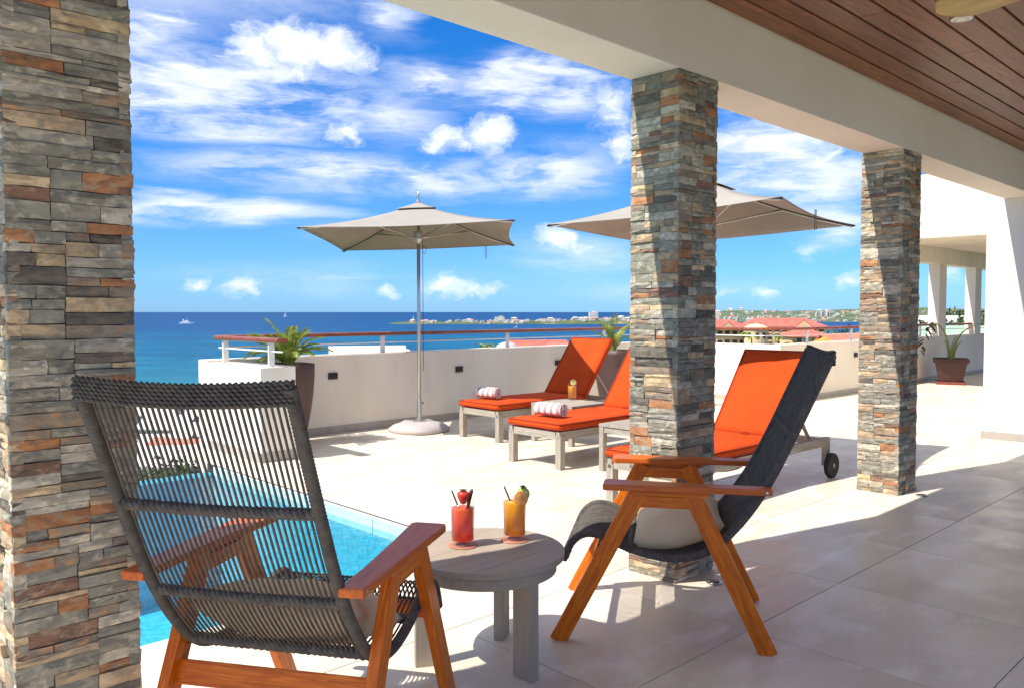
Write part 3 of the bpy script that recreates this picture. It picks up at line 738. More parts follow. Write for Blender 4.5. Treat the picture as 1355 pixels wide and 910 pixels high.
pl = pillow('pillow', .235, .20, .085, 'beige linen pillow on the side-view corded chair', 5); pillow_on(CH_R, pl, '', 1, .50, .452, R(15))

# ---- round side table, three wide legs
TB = Vector((2.18, 2.42, 0))
t = empty('round_table', TB, R(0)); tag(t, 'round grey-brown wooden side table between the two lounge chairs holding drinks', 'table')
for i in range(5):     # top of five boards cut to a circle
    w0 = -.32 + i * .128; w1 = w0 + .1275; pts = []
    N = 14
    for q in range(N + 1):
        yy = w0 + (w1 - w0) * q / N; pts.append((math.sqrt(max(0, .32 ** 2 - yy * yy)), yy))
    poly = [(x, y) for x, y in pts] + [(-x, y) for x, y in reversed(pts)]
    MB().prism(poly, 'Z', .425, .45).build('top_board', M_TABLE, t, bevel=.0015, seg=1)
ap = MB(); N = 48; vs = []; fs = []
for k in range(N):
    a = 2 * math.pi * k / N
    for r, z in ((.288, .424), (.288, .372), (.262, .372), (.262, .424)): vs.append((r * math.cos(a), r * math.sin(a), z))
for k in range(N):
    b = k * 4; c = ((k + 1) % N) * 4
    for q in range(4): fs.append((b + q, b + (q + 1) % 4, c + (q + 1) % 4, c + q))
ap.add(vs, fs).build('apron', M_TABLE, t, smooth=False)
for px_, py_ in ((2.175, 2.16), (1.965, 2.545), (2.40, 2.55)):
    d = (Vector((px_, py_, 0)) - TB).normalized(); p = d * .236; n = d
    board('leg', p + Vector((0, 0, 0)), p + Vector((0, 0, .4235)), .10, .044, M_TABLE, t, side=n)
# ---- drinks
def coaster(loc, label):
    tag(MB().lathe([(.058, 0), (.060, .003), (.058, .006), (.05, .005)], 28).build('coaster', M_COASTER, None, smooth=False), label, 'coaster', 'coasters').location = loc
def glass(name, loc, label, juice, r, hgt, fill, kind, rz=0):
    g = empty(name, loc, rz); tag(g, label, 'drink')
    prof = [(r * .86, 0), (r * .9, .004), (r * .93, .02), (r, hgt), (r - .0022, hgt), (r * .93 - .0025, .022), (.002, .018)]
    mb = MB(); mb.lathe(prof[:], 32); mb.build('tumbler', M_GLASS, g, smooth=True, fix=True)
    MB().lathe([(.002, .0185), (r * .93 - .0035, .0225), (r * .965 - .003, fill - .001), (r * .9, fill), (.002, fill + .001)], 32).build('juice', juice, g, smooth=True)
    MB().tube([(-.004, .004, fill - .035), (-.028, -.008, hgt - .005), (-.043, -.014, hgt + .034)], .0034, 8).build('straw', M_STRAW, g, smooth=True)
    return g
def leafblade(mb, p, d, L, wd, droop=.3, n=5):
    p = Vector(p); d = Vector(d).normalized(); sd = d.cross(Vector((0, 0, 1)))
    sd = sd.normalized() if sd.length > .01 else Vector((1, 0, 0)); vs = []; fs = []
    for i in range(n + 1):
        u = i / n; c = p + d * L * u - Vector((0, 0, droop * L * u * u)); ww = wd * math.sin(math.pi * min(1, .12 + u * .88)) ** .8
        vs += [c - sd * ww, c + Vector((0, 0, ww * .25)), c + sd * ww]
    for i in range(n): b = i * 3; fs += [(b, b + 1, b + 4, b + 3), (b + 1, b + 2, b + 5, b + 4)]
    mb.add(vs, fs)
M_LEAFDK = mat('garnish_leaf', S(54, 74, 34), S(40, 52, 28), 60, rough=.5)
M_PEEL = mat('purple_stick', S(96, 40, 52), S(70, 28, 40), 40, rough=.5)
M_CITRUSRIND = mat('citrus_rind', S(236, 140, 50), rough=.5); M_CITRUS = mat('citrus_flesh', S(244, 190, 104), S(232, 130, 60), 60, rough=.35)
M_LIME = mat('lime_rind', S(150, 180, 60), rough=.4); M_LIMEF = mat('lime_flesh', S(214, 222, 140), S(190, 206, 110), 50, rough=.35)
def slice_disc(name, r, rind, flesh, parent, M):
    o = MB().lathe([(r * .9, -.003), (r, -.002), (r, .002), (r * .9, .003)], 24).build(name, rind, parent, smooth=False); o.matrix_local = M
    mb = MB()
    for k in range(8):
        a0 = 2 * math.pi * (k + .08) / 8; a1 = 2 * math.pi * (k + .92) / 8; vs = [(.0035 * math.cos((a0 + a1) / 2), .0035 * math.sin((a0 + a1) / 2), 0)]
        for q in range(5): a = a0 + (a1 - a0) * q / 4; vs.append((r * .84 * math.cos(a), r * .84 * math.sin(a), 0))
        for z in (-.0042, .0042): mb.add([(x, y, z) for x, y, _ in vs], [(0, 1, 2, 3, 4, 5)])
    mb.build('flesh', flesh, o, fix=False)
    return o
def berry(loc, s, parent):
    o = MB().lathe([(.001, -.032 * s), (.010 * s, -.027 * s), (.018 * s, -.012 * s), (.0235 * s, .004 * s), (.022 * s, .014 * s), (.012 * s, .021 * s), (.002, .0215 * s)], 18).build('strawberry', M_BERRY, parent, smooth=True)
    mb = MB()
    for k in range(8): a = k * math.pi / 4; leafblade(mb, (0, 0, .021 * s), (math.cos(a), math.sin(a), .5), .02 * s, .005 * s, .2, 3)
    mb.build('calyx', M_LEAFDK, o); o.location = loc
TOP = .45
coaster((2.140, 2.512, TOP), 'thin round terracotta coaster under the red drink'); coaster((2.350, 2.425, TOP), 'thin round terracotta coaster under the orange drink')
CAMZ = math.atan2(-.72, -.69)
g = glass('red_cocktail', (2.140, 2.512, TOP + .005), 'red juice in a tall glass with strawberry on the round table', M_JUICERED, .051, .19, .152, 'red', VIEW - R(90))
berry((.004, -.03, .205), 1.05, g)
MB().tube([(.022, -.005, .150), (.026, -.012, .185), (.036, -.014, .222), (.04, -.014, .232)], [.006, .0085, .008, .002], 8).build('garnish_stick', M_PEEL, g, smooth=True)
g = glass('orange_cocktail', (2.350, 2.425, TOP + .005), 'orange juice in a tall glass with citrus slices on the round table', M_JUICEOR, .051, .19, .158, 'orange', VIEW - R(90))
slice_disc('orange_slice', .030, M_CITRUSRIND, M_CITRUS, g, Matrix.Translation((.026, -.028, .176)) @ Matrix.Rotation(R(78), 4, 'X') @ Matrix.Rotation(R(15), 4, 'Y'))
slice_disc('lime_slice', .028, M_LIME, M_LIMEF, g, Matrix.Translation((.036, -.008, .192)) @ Matrix.Rotation(R(80), 4, 'X') @ Matrix.Rotation(R(-22), 4, 'Y'))
mb = MB()
for a, tl in ((R(20), .9), (R(80), 1.6), (R(140), 1.2), (R(-40), .8)): leafblade(mb, (.034, -.014, .215), (math.cos(a), math.sin(a) * .3, tl), .03, .009, .5, 4)
mb.build('mint_sprig', M_LEAFDK, g)

# ---- sun loungers: local +X runs from foot end to head end
def slab(name, prof, y0, y1, m, parent, bevel=.012):
    return MB().prism(prof, 'Y', y0, y1).build(name, m, parent, bevel=bevel, seg=3, smooth=False)
def lounger(label):
    t = empty('sun_lounger', (0, 0, 0)); tag(t, label, 'sun lounger', 'sun loungers with orange cushions'); W2 = .332
    for s in (-1, 1):
        y = s * (W2 - .032)
        board('leg', (.033, y, 0), (.033, y, .30), .064, .064, M_GREYWOOD, t, side=(1, 0, 0), bevel=.003)
        board('side_rail', (.001, y, .303), (2.17, y, .303), .072, .040, M_GREYWOOD, t, bevel=.003)
        board('rear_leg', (2.135, y, .30), (2.135, y, .10), .072, .041, M_GREYWOOD, t, side=(1, 0, 0), bevel=.003)
        w = empty('wheel', (2.135, s * (W2 + .02), .105)); w.parent = t; w.rotation_euler = (R(90) * s * -1, 0, 0)
        MB().lathe([(.085, -.022), (.101, -.02), (.106, -.012), (.106, .012), (.101, .02), (.085, .022)], 28).build('tyre', M_RUBBER, w, smooth=False)
        MB().lathe([(.01, -.018), (.083, -.017), (.086, .014), (.06, .018), (.022, .012), (.018, .026), (.004, .028)], 24).build('rim', M_WHEEL, w, smooth=False)
    board('end_rail', (.02, -W2 + .066, .303), (.02, W2 - .066, .303), .07, .03, M_GREYWOOD, t, bevel=.003)
    board('end_rail', (2.14, -W2 + .055, .295), (2.14, W2 - .055, .295), .06, .035, M_GREYWOOD, t, bevel=.003)
    for i in range(14): board('slat', (.10 + i * .092, -W2 + .05, .318), (.10 + i * .092, W2 - .05, .318), .06, .018, M_GREYWOOD, t, side=(1, 0, 0), bevel=.002)
    hx, hz = 1.37, .335; ang = R(53); dx, dz = math.cos(ang), math.sin(ang); L = .83
    for s in (-1, 1):
        y = s * (W2 - .085)
        board('back_rail', (hx + .02, y, hz), (hx + .02 + dx * L, y, hz + dz * L), .045, .03, M_GREYWOOD, t, side=(-dz, 0, dx), bevel=.003)
        board('back_stay', (hx + .02 + dx * .48, y - .03 * s, hz + dz * .46), (hx + .02 + .62, y - .03 * s, .31), .028, .018, M_GREYWOOD, t, side=(1, 0, 1), bevel=.002)
    for i in range(9):
        q = .05 + i * .092; p = Vector((hx + .02 + dx * q - dz * .016, 0, hz + dz * q + dx * .016))
        board('back_slat', p + Vector((0, -W2 + .06, 0)), p + Vector((0, W2 - .06, 0)), .06, .016, M_GREYWOOD, t, side=(dx, 0, dz), bevel=.002)
    cz = .342; th = .078
    def cushion(name, pts_top, pts_bot):
        o = slab(name, pts_bot + list(reversed(pts_top)), -W2 + .004, W2 - .004, M_ORANGE, t, .022); return o
    sc_ = MB(); nx, ny = 26, 12
    def pad(name, O, ex, ez, Lx, th):
        """soft cushion box: ex along, ez up"""
        vs = []; fs = []
        def P(a, b, c): return Vector(O) + Vector(ex) * a + Vector((0, b, 0)) + Vector(ez) * c
        B = bmesh.new()
        for top in (1, 0):
            for i in range(nx + 1):
                for j in range(ny + 1):
                    u = i / nx; v = j / ny; a = u * Lx; b = (-1 + 2 * v) * (W2 - .004)
                    e = min(u * Lx, (1 - u) * Lx, (W2 - abs(b))) ; rnd_ = .018 * max(0, 1 - e / .022) ** 2
                    puff = .012 * min(1, e / .1) + (.007 * mnoise.noise((a * 3, b * 5, top + Lx)) + .004 * mnoise.noise((a * 9, b * 7, Lx))) * min(1, e / .06)
                    c = (th - rnd_ + puff - .006) if top else rnd_
                    vs.append(P(a, b, c))
        m1 = (nx + 1) * (ny + 1); q = ny + 1
        for i in range(nx):
            for j in range(ny): k = i * q + j; fs += [(k, k + q, k + q + 1, k + 1), (m1 + k, m1 + k + 1, m1 + k + q + 1, m1 + k + q)]
        for i in range(nx):
            k = i * q; fs.append((k, m1 + k, m1 + k + q, k + q)); k += ny; fs.append((k, k + q, m1 + k + q, m1 + k))
        for j in range(ny):
            k = j; fs.append((k, k + 1, m1 + k + 1, m1 + k)); k = nx * q + j; fs.append((k, m1 + k, m1 + k + 1, k + 1))
        B.free()
        o = MB().add(vs, fs).build(name, M_ORANGE, t, smooth=True)
        e = W2 - .006; loop = [P(.004, -e, th - .012), P(Lx - .004, -e, th - .012), P(Lx - .004, e, th - .012), P(.004, e, th - .012), P(.004, -e, th - .012)]
        MB().tube(loop, .0055, 6).build('piping', M_ORANGEPIPE, o, smooth=True)
        loop = [p - Vector(ez) * (th - .03) for p in loop]
        MB().tube(loop, .0055, 6).build('piping', M_ORANGEPIPE, o, smooth=True)
        return o
    pad('seat_cushion', (-.012, 0, cz), (1, 0, 0), (0, 0, 1), 1.375, th)
    pad('back_cushion', (hx + .075 - dz * .028, 0, cz + .012 + dx * .02), (dx, 0, dz), (-dz, 0, dx), .84, th)
    MB().tube([(hx - .01, -.03, cz + th + .004), (hx - .03, .0, cz + th + .012), (hx - .02, .05, cz + th + .006)], .006, 5).build('tie', M_ORANGEPIPE, t)
    return t
L1 = lounger('orange cushioned lounger half shaded by the umbrella, beside the long parapet'); place(L1, (5.94, 6.70, 0), R(-.5))
L2 = copy_tree(L1); place(L2, (5.29, 5.21, 0), R(0)); L2['label'] = 'orange cushioned lounger with striped towel standing between the two small side tables'
L3 = copy_tree(L1); place(L3, (4.60, 3.46, 0), R(-.8)); L3['label'] = 'orange cushioned lounger with bare foot end behind the stone pillar and lounge chair'

# ---- low square side tables between the loungers
def side_table(loc, sx, sy, label):
    t = empty('lounger_table', loc); tag(t, label, 'side table', 'low side tables between loungers')
    H = .42
    for a in (-1, 1):
        for b in (-1, 1): board('leg', (a * (sx - .028), b * (sy - .028), 0), (a * (sx - .028), b * (sy - .028), H - .026), .05, .05, M_GREYWOOD, t, side=(1, 0, 0), bevel=.003)
    n = 5; w_ = 2 * sy / n
    for i in range(n): board('top_slat', (-sx, -sy + w_ * (i + .5), H - .0125), (sx, -sy + w_ * (i + .5), H - .0125), w_ - .004, .025, M_GREYWOOD, t, side=(0, 1, 0), bevel=.002)
    for b in (-1, 1): board('apron', (-sx + .055, b * (sy - .02), H - .055), (sx - .055, b * (sy - .02), H - .055), .05, .02, M_GREYWOOD, t)
    for a in (-1, 1): board('apron', (a * (sx - .02), -sy + .055, H - .055), (a * (sx - .02), sy - .055, H - .055), .05, .02, M_GREYWOOD, t)
    return t
side_table((6.60, 5.955, 0), .29, .30, 'low weathered wooden side table carrying an orange juice glass')
side_table((5.84, 4.36, 0), .30, .29, 'low weathered wooden side table with nothing on it by the bare lounger')
g = glass('orange_juice', (6.83, 6.12, .42), 'orange juice with fruit slice on the low table between loungers', M_JUICEOR, .051, .19, .155, 'orange', VIEW - R(90))
slice_disc('lemon_slice', .036, M_CITRUSRIND, M_LIMEF, g, Matrix.Translation((.012, -.02, .198)) @ Matrix.Rotation(R(82), 4, 'X'))

# ---- rolled towels
def towel(loc, label, rz):
    o = MB(); turns = 3.6; N = 90; L = .305; inner = []; outer = []; th = .0075
    for i in range(N + 1):
        q = i / N; a = q * turns * 2 * math.pi; r = .012 + .054 * q
        inner.append((r * math.cos(a), r * math.sin(a))); outer.append(((r + th) * math.cos(a), (r + th) * math.sin(a)))
    ring = inner + outer[::-1]; n = len(ring); ny = 9; vs = []; fs = []
    for j in range(ny + 1):
        y = -L / 2 + L * j / ny; k = 1 - .05 * (abs(j / ny - .5) * 2) ** 6
        for x, z in ring: vs.append((x * k * 1.04, y + .006 * math.sin(3 * x * 40), z * k * .95))
    for j in range(ny):
        for i in range(n): b = j * n; fs.append((b + i, b + (i + 1) % n, b + n + (i + 1) % n, b + n + i))
    for e in (0, ny):
        for i in range(N): b = e * n; fs.append((b + i, b + i + 1, b + n - 2 - i, b + n - 1 - i))
    o = o.add(vs, fs).build('rolled_towel', M_TOWEL, None, smooth=True)
    place(o, loc, rz); tag(o, label, 'towel', 'rolled striped towels'); return o
towel((6.17, 6.80, .428 + .068), 'rolled white and pink striped towel on the umbrella-shaded lounger by the parapet', R(8))
towel((5.53, 5.22, .428 + .068), 'rolled white and pink striped towel on the lounger between the side tables', R(6))

# ---- parasols: square canopy, pole, heavy base
def parasol(loc, rot, hd, zc, apex, tilt, label):
    t = empty('parasol', loc, 0); tag(t, label, 'umbrella', 'taupe square umbrellas')
    cz = lambda x, y: zc + tilt[0] * x + tilt[1] * y
    C = []
    for k in range(4):
        a = rot + math.pi - k * math.pi / 2; x, y = hd * math.cos(a), hd * math.sin(a); C.append(Vector((x, y, cz(x, y))))
    A = Vector((0, 0, apex))
    def panel(mb, P, Q, a0, a1, sag, n=12):
        idx = {}; vs = []; fs = []
        for i in range(n + 1):
            s = a0 + (a1 - a0) * i / n
            for j in range(n + 1):
                u = j / n; e = P.lerp(Q, u); inn = .055 * math.sin(math.pi * u)     # hem curves in between corners
                e = e + (Vector((0, 0, e.z)) - e) * inn
                p = A.lerp(e, s); p.z -= sag * 4 * s * (1 - s) * .5 * (1 - .35 * math.sin(math.pi * u)) + .02 * math.sin(math.pi * u) * s
                vs.append(p)
        q = n + 1
        for i in range(n):
            for j in range(n): b = i * q + j; fs.append((b, b + 1, b + q + 1, b + q))
        mb.add(vs, fs)
    mb = MB()
    for k in range(4): panel(mb, C[k], C[(k + 1) % 4], .02, 1, .09)
    cn = mb.build('canopy', M_CANOPY, t, smooth=False)
    so = cn.modifiers.new('thick', 'SOLIDIFY'); so.thickness = .004; so.offset = -1
    for p in cn.data.polygons: p.use_smooth = True
    A2 = A; A = A + Vector((0, 0, .022)); vb = MB()
    for k in range(4): panel(vb, C[k] + Vector((0, 0, .03)), C[(k + 1) % 4] + Vector((0, 0, .03)), .0, .2, .09 , 6)
    v = vb.build('vent_cap', M_CANOPY, cn, smooth=True); so = v.modifiers.new('thick', 'SOLIDIFY'); so.thickness = .004; A = A2
    for k in range(4):
        d = C[k] - A; side = d.cross(Vector((0, 0, 1))).normalized()
        p0 = Vector((0, 0, apex - .075)); pts = [A.lerp(C[k], s) - Vector((0, 0, .022 + .09 * 2 * s * (1 - s))) for s in (.03, .25, .5, .75, .985)]
        MB().tube(pts, .010, 6).build('rib', M_METAL, t, smooth=True)
        m_ = A.lerp(C[k], .5) - Vector((0, 0, .07)); MB().tube([Vector((0, 0, zc - .02)), m_], .009, 6).build('strut', M_METAL, t, smooth=True)
        MB().box(Vector((C[k].x * .992, C[k].y * .992, C[k].z - .012)), (.035, .022, .014), math.atan2(C[k].y, C[k].x)).build('corner_cap', M_DARKPLATE, t, bevel=.006)
    MB().tube([(0, 0, .05), (0, 0, apex - .01)], .021, 14).build('pole', M_METAL, t, smooth=True)
    MB().lathe([(.045, zc + .06), (.05, zc + .03), (.05, zc - .03), (.03, zc - .07), (.022, zc - .08)], 18).build('hub', M_METAL, t)
    MB().lathe([(.004, apex + .16), (.015, apex + .12), (.024, apex + .075), (.018, apex + .05), (.03, apex + .03), (.03, apex - .0)][::-1], 14).build('finial', M_METAL, t, smooth=True)
    MB().tube([(.03, -.035, zc + .02), (.032, -.04, zc - .2), (.033, -.042, .9), (.034, -.042, .72)], .0035, 5).build('cord', M_ROPE, t)
    lp = [Vector((.045 + .025 * math.cos(a), -.055, zc - .15 + .045 * math.sin(a))) for a in [i * math.pi / 8 for i in range(17)]]
    MB().tube(lp, .003, 5).build('cord_loop', M_ROPE, t)
    e = C[2].lerp(C[1], .17) if tilt[1] < -.04 else C[3].lerp(C[2], .4)
    MB().tube([e + Vector((0, 0, .0)), e + Vector((.008, .01, -.09)), e + Vector((.012, .008, -.17))], .0035, 5).build('tie_strap', M_ROPE, t)
    MB().tube([e + Vector((.02, 0, .0)), e + Vector((.035, .01, -.08)), e + Vector((.038, .008, -.16))], .0035, 5).build('tie_strap', M_ROPE, t)
    b = empty('base', (0, 0, 0), R(12)); b.parent = t; vs = []; fs = []; N = 32
    prof = [(.315, .0), (.33, .02), (.325, .045), (.27, .085), (.2, .108), (.12, .118), (.045, .12)]
    for r, z in prof:
        for k in range(N):
            a = 2 * math.pi * k / N; f = (abs(math.cos(a)) ** 4 + abs(math.sin(a)) ** 4) ** (-.25); f = 1 + (f - 1) * .55
            vs.append((r * f * math.cos(a), r * f * math.sin(a), z + (.012 * (k % 8 in (0, 1)) if .09 < z < .115 else 0)))
    for i in range(len(prof) - 1):
        for k in range(N): fs.append((i * N + k, i * N + (k + 1) % N, (i + 1) * N + (k + 1) % N, (i + 1) * N + k))
    fs.append(tuple(range(N))); fs.append(tuple((len(prof) - 1) * N + k for k in range(N)))
    MB().add(vs, fs).build('weight', M_BASEPLASTIC, b, smooth=True)
    MB().lathe([(.08, .119), (.08, .13), (.034, .134), (.032, .38), (.024, .385)], 18).build('sleeve', M_METAL, b)
    MB().tube([(.03, 0, .33), (.075, 0, .33)], .008, 8).build('clamp_knob', M_DARKPLATE, b)
    return t
parasol((5.868, 7.674, 0), .016, 1.586, 2.279, 2.66, (.001, -.047), 'taupe square umbrella on a silver pole in front of the long parapet')
parasol((6.451, 4.16, 0), -.618, 1.464, 2.195, 2.60, (-.008, -.037), 'taupe square umbrella whose pole stands hidden behind the stone pillar')

# ================================================================== PLANTS
random.seed(21)
def frond(mb, p, az_, tilt0, L, bend, nl=22, lw=.011, ll=.2):
    """arching feather leaf: rachis and leaflets"""
    P = []; d = tilt0; q = Vector(p); st = L / 16
    for i in range(17):
        P.append(q.copy()); q = q + Vector((math.cos(az_) * math.cos(d), math.sin(az_) * math.cos(d), math.sin(d))) * st; d -= bend / 16
    mb.tube(P, [.007 * (1 - .8 * i / 16) for i in range(17)], 5)
    for k in range(nl):
        u = .16 + .84 * k / nl; i = u * 16; a = P[int(i)].lerp(P[min(16, int(i) + 1)], i % 1)
        dr = (P[min(16, int(i) + 1)] - P[max(0, int(i) - 1)]).normalized(); sd = dr.cross(Vector((0, 0, 1))).normalized(); up = sd.cross(dr)
        lf = ll * (math.sin(math.pi * (.18 + .72 * u)) ** .8) * random.uniform(.85, 1.1)
        for s in (-1, 1):
            dd = (dr * .75 + sd * s * .75 + up * .28).normalized(); e = a + dd * lf - Vector((0, 0, lf * .16)); m_ = a + dd * lf * .5
            n = dr.cross(dd).normalized() * lw * .5 if False else dr * lw
            mb.add([a - n * .4, a + n * .4, m_ + n, e, m_ - n], [(0, 1, 2, 3, 4)])
def planter_plant(loc, rz, label, plabel, nf, Lr, seed, hmax=.86):
    random.seed(seed)
    t = empty('tall_planter', loc, rz); tag(t, label, 'planter', 'tall tapered planters')
    prof = []
    for i in range(13):
        q = i / 12; prof.append((.12 + .11 * math.sin(q * math.pi / 2) ** .8, hmax * q))
    vs = []; fs = []; N = 36; full = prof + [(.214, hmax), (.207, hmax - .05)]
    for r, z in full:
        for k in range(N):
            a = 2 * math.pi * k / N; f = (abs(math.cos(a)) ** 5 + abs(math.sin(a)) ** 5) ** (-.2); vs.append((r * f * math.cos(a), r * f * math.sin(a), z))
    for i in range(len(full) - 1):
        for k in range(N): fs.append((i * N + k, i * N + (k + 1) % N, (i + 1) * N + (k + 1) % N, (i + 1) * N + k))
    fs.append(tuple(range(N)))
    MB().add(vs, fs).build('shell', M_PLANTER, t, smooth=True)
    MB().lathe([(.205, hmax - .07), (.205, hmax - .045), (.1, hmax - .035)], 24).build('soil', M_SOIL, t)
    p = empty('potted_palm', (loc[0], loc[1], loc[2] + hmax - .04), rz); tag(p, plabel, 'plant', 'palms in tall planters')
    for i in range(nf):
        a = 2 * math.pi * i / nf + random.uniform(-.3, .3); mb = MB(); q = random.random()
        frond(mb, (.03 * math.cos(a), .03 * math.sin(a), 0), a, R(94) - q * R(34), Lr * random.uniform(.75, 1.2), R(62) + q * R(45), 40, .0045, .11)
        mb.build('frond', M_FROND, p, fix=False)
planter_plant((4.27, 7.85, 0), 0, 'tall tapered mauve planter in the parapet corner beside the pool', 'yellow-green feathery palm in the planter by the pool corner', 30, .50, 4)
planter_plant((9.20, 7.45, 0), R(10), 'tall tapered mauve planter behind the backrest of the umbrella-shaded lounger', 'bright green feathery palm rising behind the lounger backrests', 11, .55, 9)
planter_plant((10.15, 7.05, 0), R(4), 'tall tapered mauve planter hidden partly behind the middle lounger backrest', 'bright green feathery palm next to the stone pillar above the loungers', 11, .6, 15)

# brown square pot in the porch
PT = Vector((17.3, 5.55, 0))
t = empty('square_pot', PT, R(20)); tag(t, 'brown square tapered pot on a red saucer in the porch', 'pot')
mb = MB()
def sq(r, z): return [(-r, -r, z), (r, -r, z), (r, r, z), (-r, r, z)]
vs = []; L = [(.2, .03), (.275, .42), (.31, .43), (.31, .5), (.275, .5), (.26, .44)]
for r, z in L: vs += sq(r, z)
fs = [(0, 1, 2, 3)] + [(i * 4 + k, i * 4 + (k + 1) % 4, i * 4 + 4 + (k + 1) % 4, i * 4 + 4 + k) for i in range(len(L) - 1) for k in range(4)]
MB().add(vs, fs).build('shell', M_POT, t, bevel=.008)
MB().lo_hi((-.262, -.262, .40), (.262, .262, .445)).build('soil', M_SOIL, t)
MB().prism([(-.26, -.26), (.26, -.26), (.26, .26), (-.26, .26)], 'Z', 0, .05).build('saucer', M_SAUCER, t, bevel=.012)
p = empty('stalk_plant', PT + Vector((0, 0, .44)), 0); tag(p, 'bare green stalks with one wilted drooping leaf in the brown pot', 'plant')
rt = RT
for dx, hh, bx in ((-.02, .75, -.30), (.03, .70, .42), (.0, .5, .12), (-.04, .42, -.1), (.05, .38, .16)):
    P = [rt * dx * .8, rt * (dx + bx * .12) + Vector((0, 0, hh * .45)), rt * (dx + bx * .45) + Vector((0, 0, hh * .8)), rt * (dx + bx) + Vector((0, 0, hh * 1.0))]
    MB().tube(spline(P, 5), [.026 - .0012 * i for i in range(16)], 7).build('stalk', M_FROND2, p, smooth=True)
mb = MB(); tip = rt * -.30 + Vector((0, 0, .78))
for i in range(16):
    q = i / 15; c = tip + rt * (-.06 - .24 * q) + Vector((0, 0, -.02 - .62 * q * q)); a = random.uniform(0, 6.28)
    leafblade(mb, c, (math.cos(a), math.sin(a), random.uniform(-1.2, -.1)), random.uniform(.1, .2), .035, .5, 4)
mb.build('wilted_leaf', M_WILT, p)
leafb = MB(); leafblade(leafb, rt * .43 + Vector((0, 0, .69)), rt + Vector((0, 0, .45)), .16, .025, .1); leafb.build('leaf', M_FROND2, p)

def leaf_cloud(mb, c, rad, n, s, seed=0):
    """many small leaf faces through a crown's volume, clumped"""
    rng = random.Random(seed); c = Vector(c); rad = Vector(rad); cl = []
    for _ in range(max(6, n // 40)):
        d = Vector((rng.gauss(0, 1), rng.gauss(0, 1), rng.gauss(0, 1))).normalized() * rng.uniform(.35, .9); cl.append(Vector((d.x * rad.x, d.y * rad.y, d.z * rad.z)))
    for i in range(n):
        q = rng.choice(cl); d = Vector((rng.gauss(0, 1), rng.gauss(0, 1), rng.gauss(0, 1))) * .17
        p = c + q + Vector((d.x * rad.x, d.y * rad.y, d.z * rad.z))
        a = Vector((rng.gauss(0, 1), rng.gauss(0, 1), rng.gauss(0, .7))).normalized(); b = a.orthogonal().normalized(); b.rotate(Matrix.Rotation(rng.uniform(0, 6.28), 3, a))
        e = a.cross(b); L = s * rng.uniform(.6, 1.3); mb.add([p - b * L, p + e * L * .42, p + b * L, p - e * L * .42], [(0, 1, 2, 3)])
def tree(loc, h, r, label, n=700, s=.25, m=M_TREE, cat='tree', group=None, name='leafy_tree', seed=0, squash=.75):
    t = empty(name, loc); tag(t, label, cat, group)
    mb = MB(); mb.tube([(0, 0, -1), (.05 * h, 0, h * .35), (0, .03 * h, h * .7)], [.05 * h, .035 * h, .015 * h], 7)
    for k in range(4): a = k * 1.6 + seed; mb.tube([(.03 * h, .01 * h, h * .4), (r * .5 * math.cos(a), r * .5 * math.sin(a), h * .72)], [.02 * h, .006 * h], 5)
    mb.build('trunk', M_TRUNK, t)
    mb = MB(); leaf_cloud(mb, (0, 0, h - r * squash), (r, r, r * squash), n, s, seed); mb.build('crown', m, t, fix=False)
    return t
def palm(loc, h, L, label, seed=0, group=None, n=13):
    random.seed(seed); t = empty('palm_tree', loc); tag(t, label, 'palm tree', group)
    MB().tube([(0, 0, -.5), (.03 * h, 0, h * .5), (0, .02 * h, h)], [.035 * h, .025 * h, .02 * h], 7).build('trunk', M_TRUNK, t)
    mb = MB()
    for i in range(n):
        a = 2 * math.pi * i / n + random.uniform(-.2, .2); frond(mb, (0, 0, h), a, R(60) - random.random() * R(55), L, R(95), 12, L * .035, L * .34)
    mb.build('crown', M_FROND, t, fix=False)

# ================================================================== BEYOND THE TERRACE
SEA = -40.0
def G(tn, depth, z=0):
    """a point `depth` metres ahead and depth*tn to the side of the terrace, seen from the terrace"""
    p = FW * depth + RT * (tn * depth); return Vector((p.x, p.y, z))
def T(px): return (px - 677.5) / 1080
v = []; f = []
rings = [0.] + [60 * 1.22 ** i for i in range(46)]; NA = 96
v.append((0, 0, SEA))
for r_ in rings[1:]:
    for k in range(NA): a = 2 * math.pi * k / NA; v.append((r_ * math.cos(a), r_ * math.sin(a), SEA))
for k in range(NA): f.append((0, 1 + k, 1 + (k + 1) % NA))
for i in range(len(rings) - 2):
    b = 1 + i * NA
    for k in range(NA): f.append((b + k, b + NA + k, b + NA + (k + 1) % NA, b + (k + 1) % NA))
tag(meshobj('sea', v, f, M_SEA, None, True), kind='structure')

# hillside the house stands on, falling to the shore
def shore(az_): # az_ in degrees left of X
    d = 46 - az_                         # degrees to the right of the view
    if d < -8: s = 400
    elif d < 12: s = 400 + (d + 8) * 12
    else: s = 640 + (d - 12) * 62
    return s
def ground(az_, r_):
    s = shore(az_); q = min(1.15, r_ / s); z = -5.2 - (1.9 + 26 * min(1, r_ / 140) ** .8 if True else 0) - 10 * q ** 1.2
    z += mnoise.noise((r_ * .03 * math.cos(az_ / 57.3), r_ * .03 * math.sin(az_ / 57.3), 0)) * min(2.2, r_ * .02)
    if r_ > s: z = SEA - 3
    return z
v = []; f = []; AZ = [i * 3 - 100 for i in range(96)]; RR = [3, 9, 14, 20, 28, 38, 50, 65, 82, 105, 130, 165, 205, 255, 310, 360, 399, 410, 450, 520, 620, 760, 950, 1200, 1500, 1900]
for a in AZ:
    for r_ in RR: v.append((r_ * math.cos(R(a)), r_ * math.sin(R(a)), ground(a, r_)))
nr = len(RR)
for i in range(len(AZ) - 1):
    for j in range(nr - 1): b = i * nr + j; f.append((b, b + nr, b + nr + 1, b + 1))
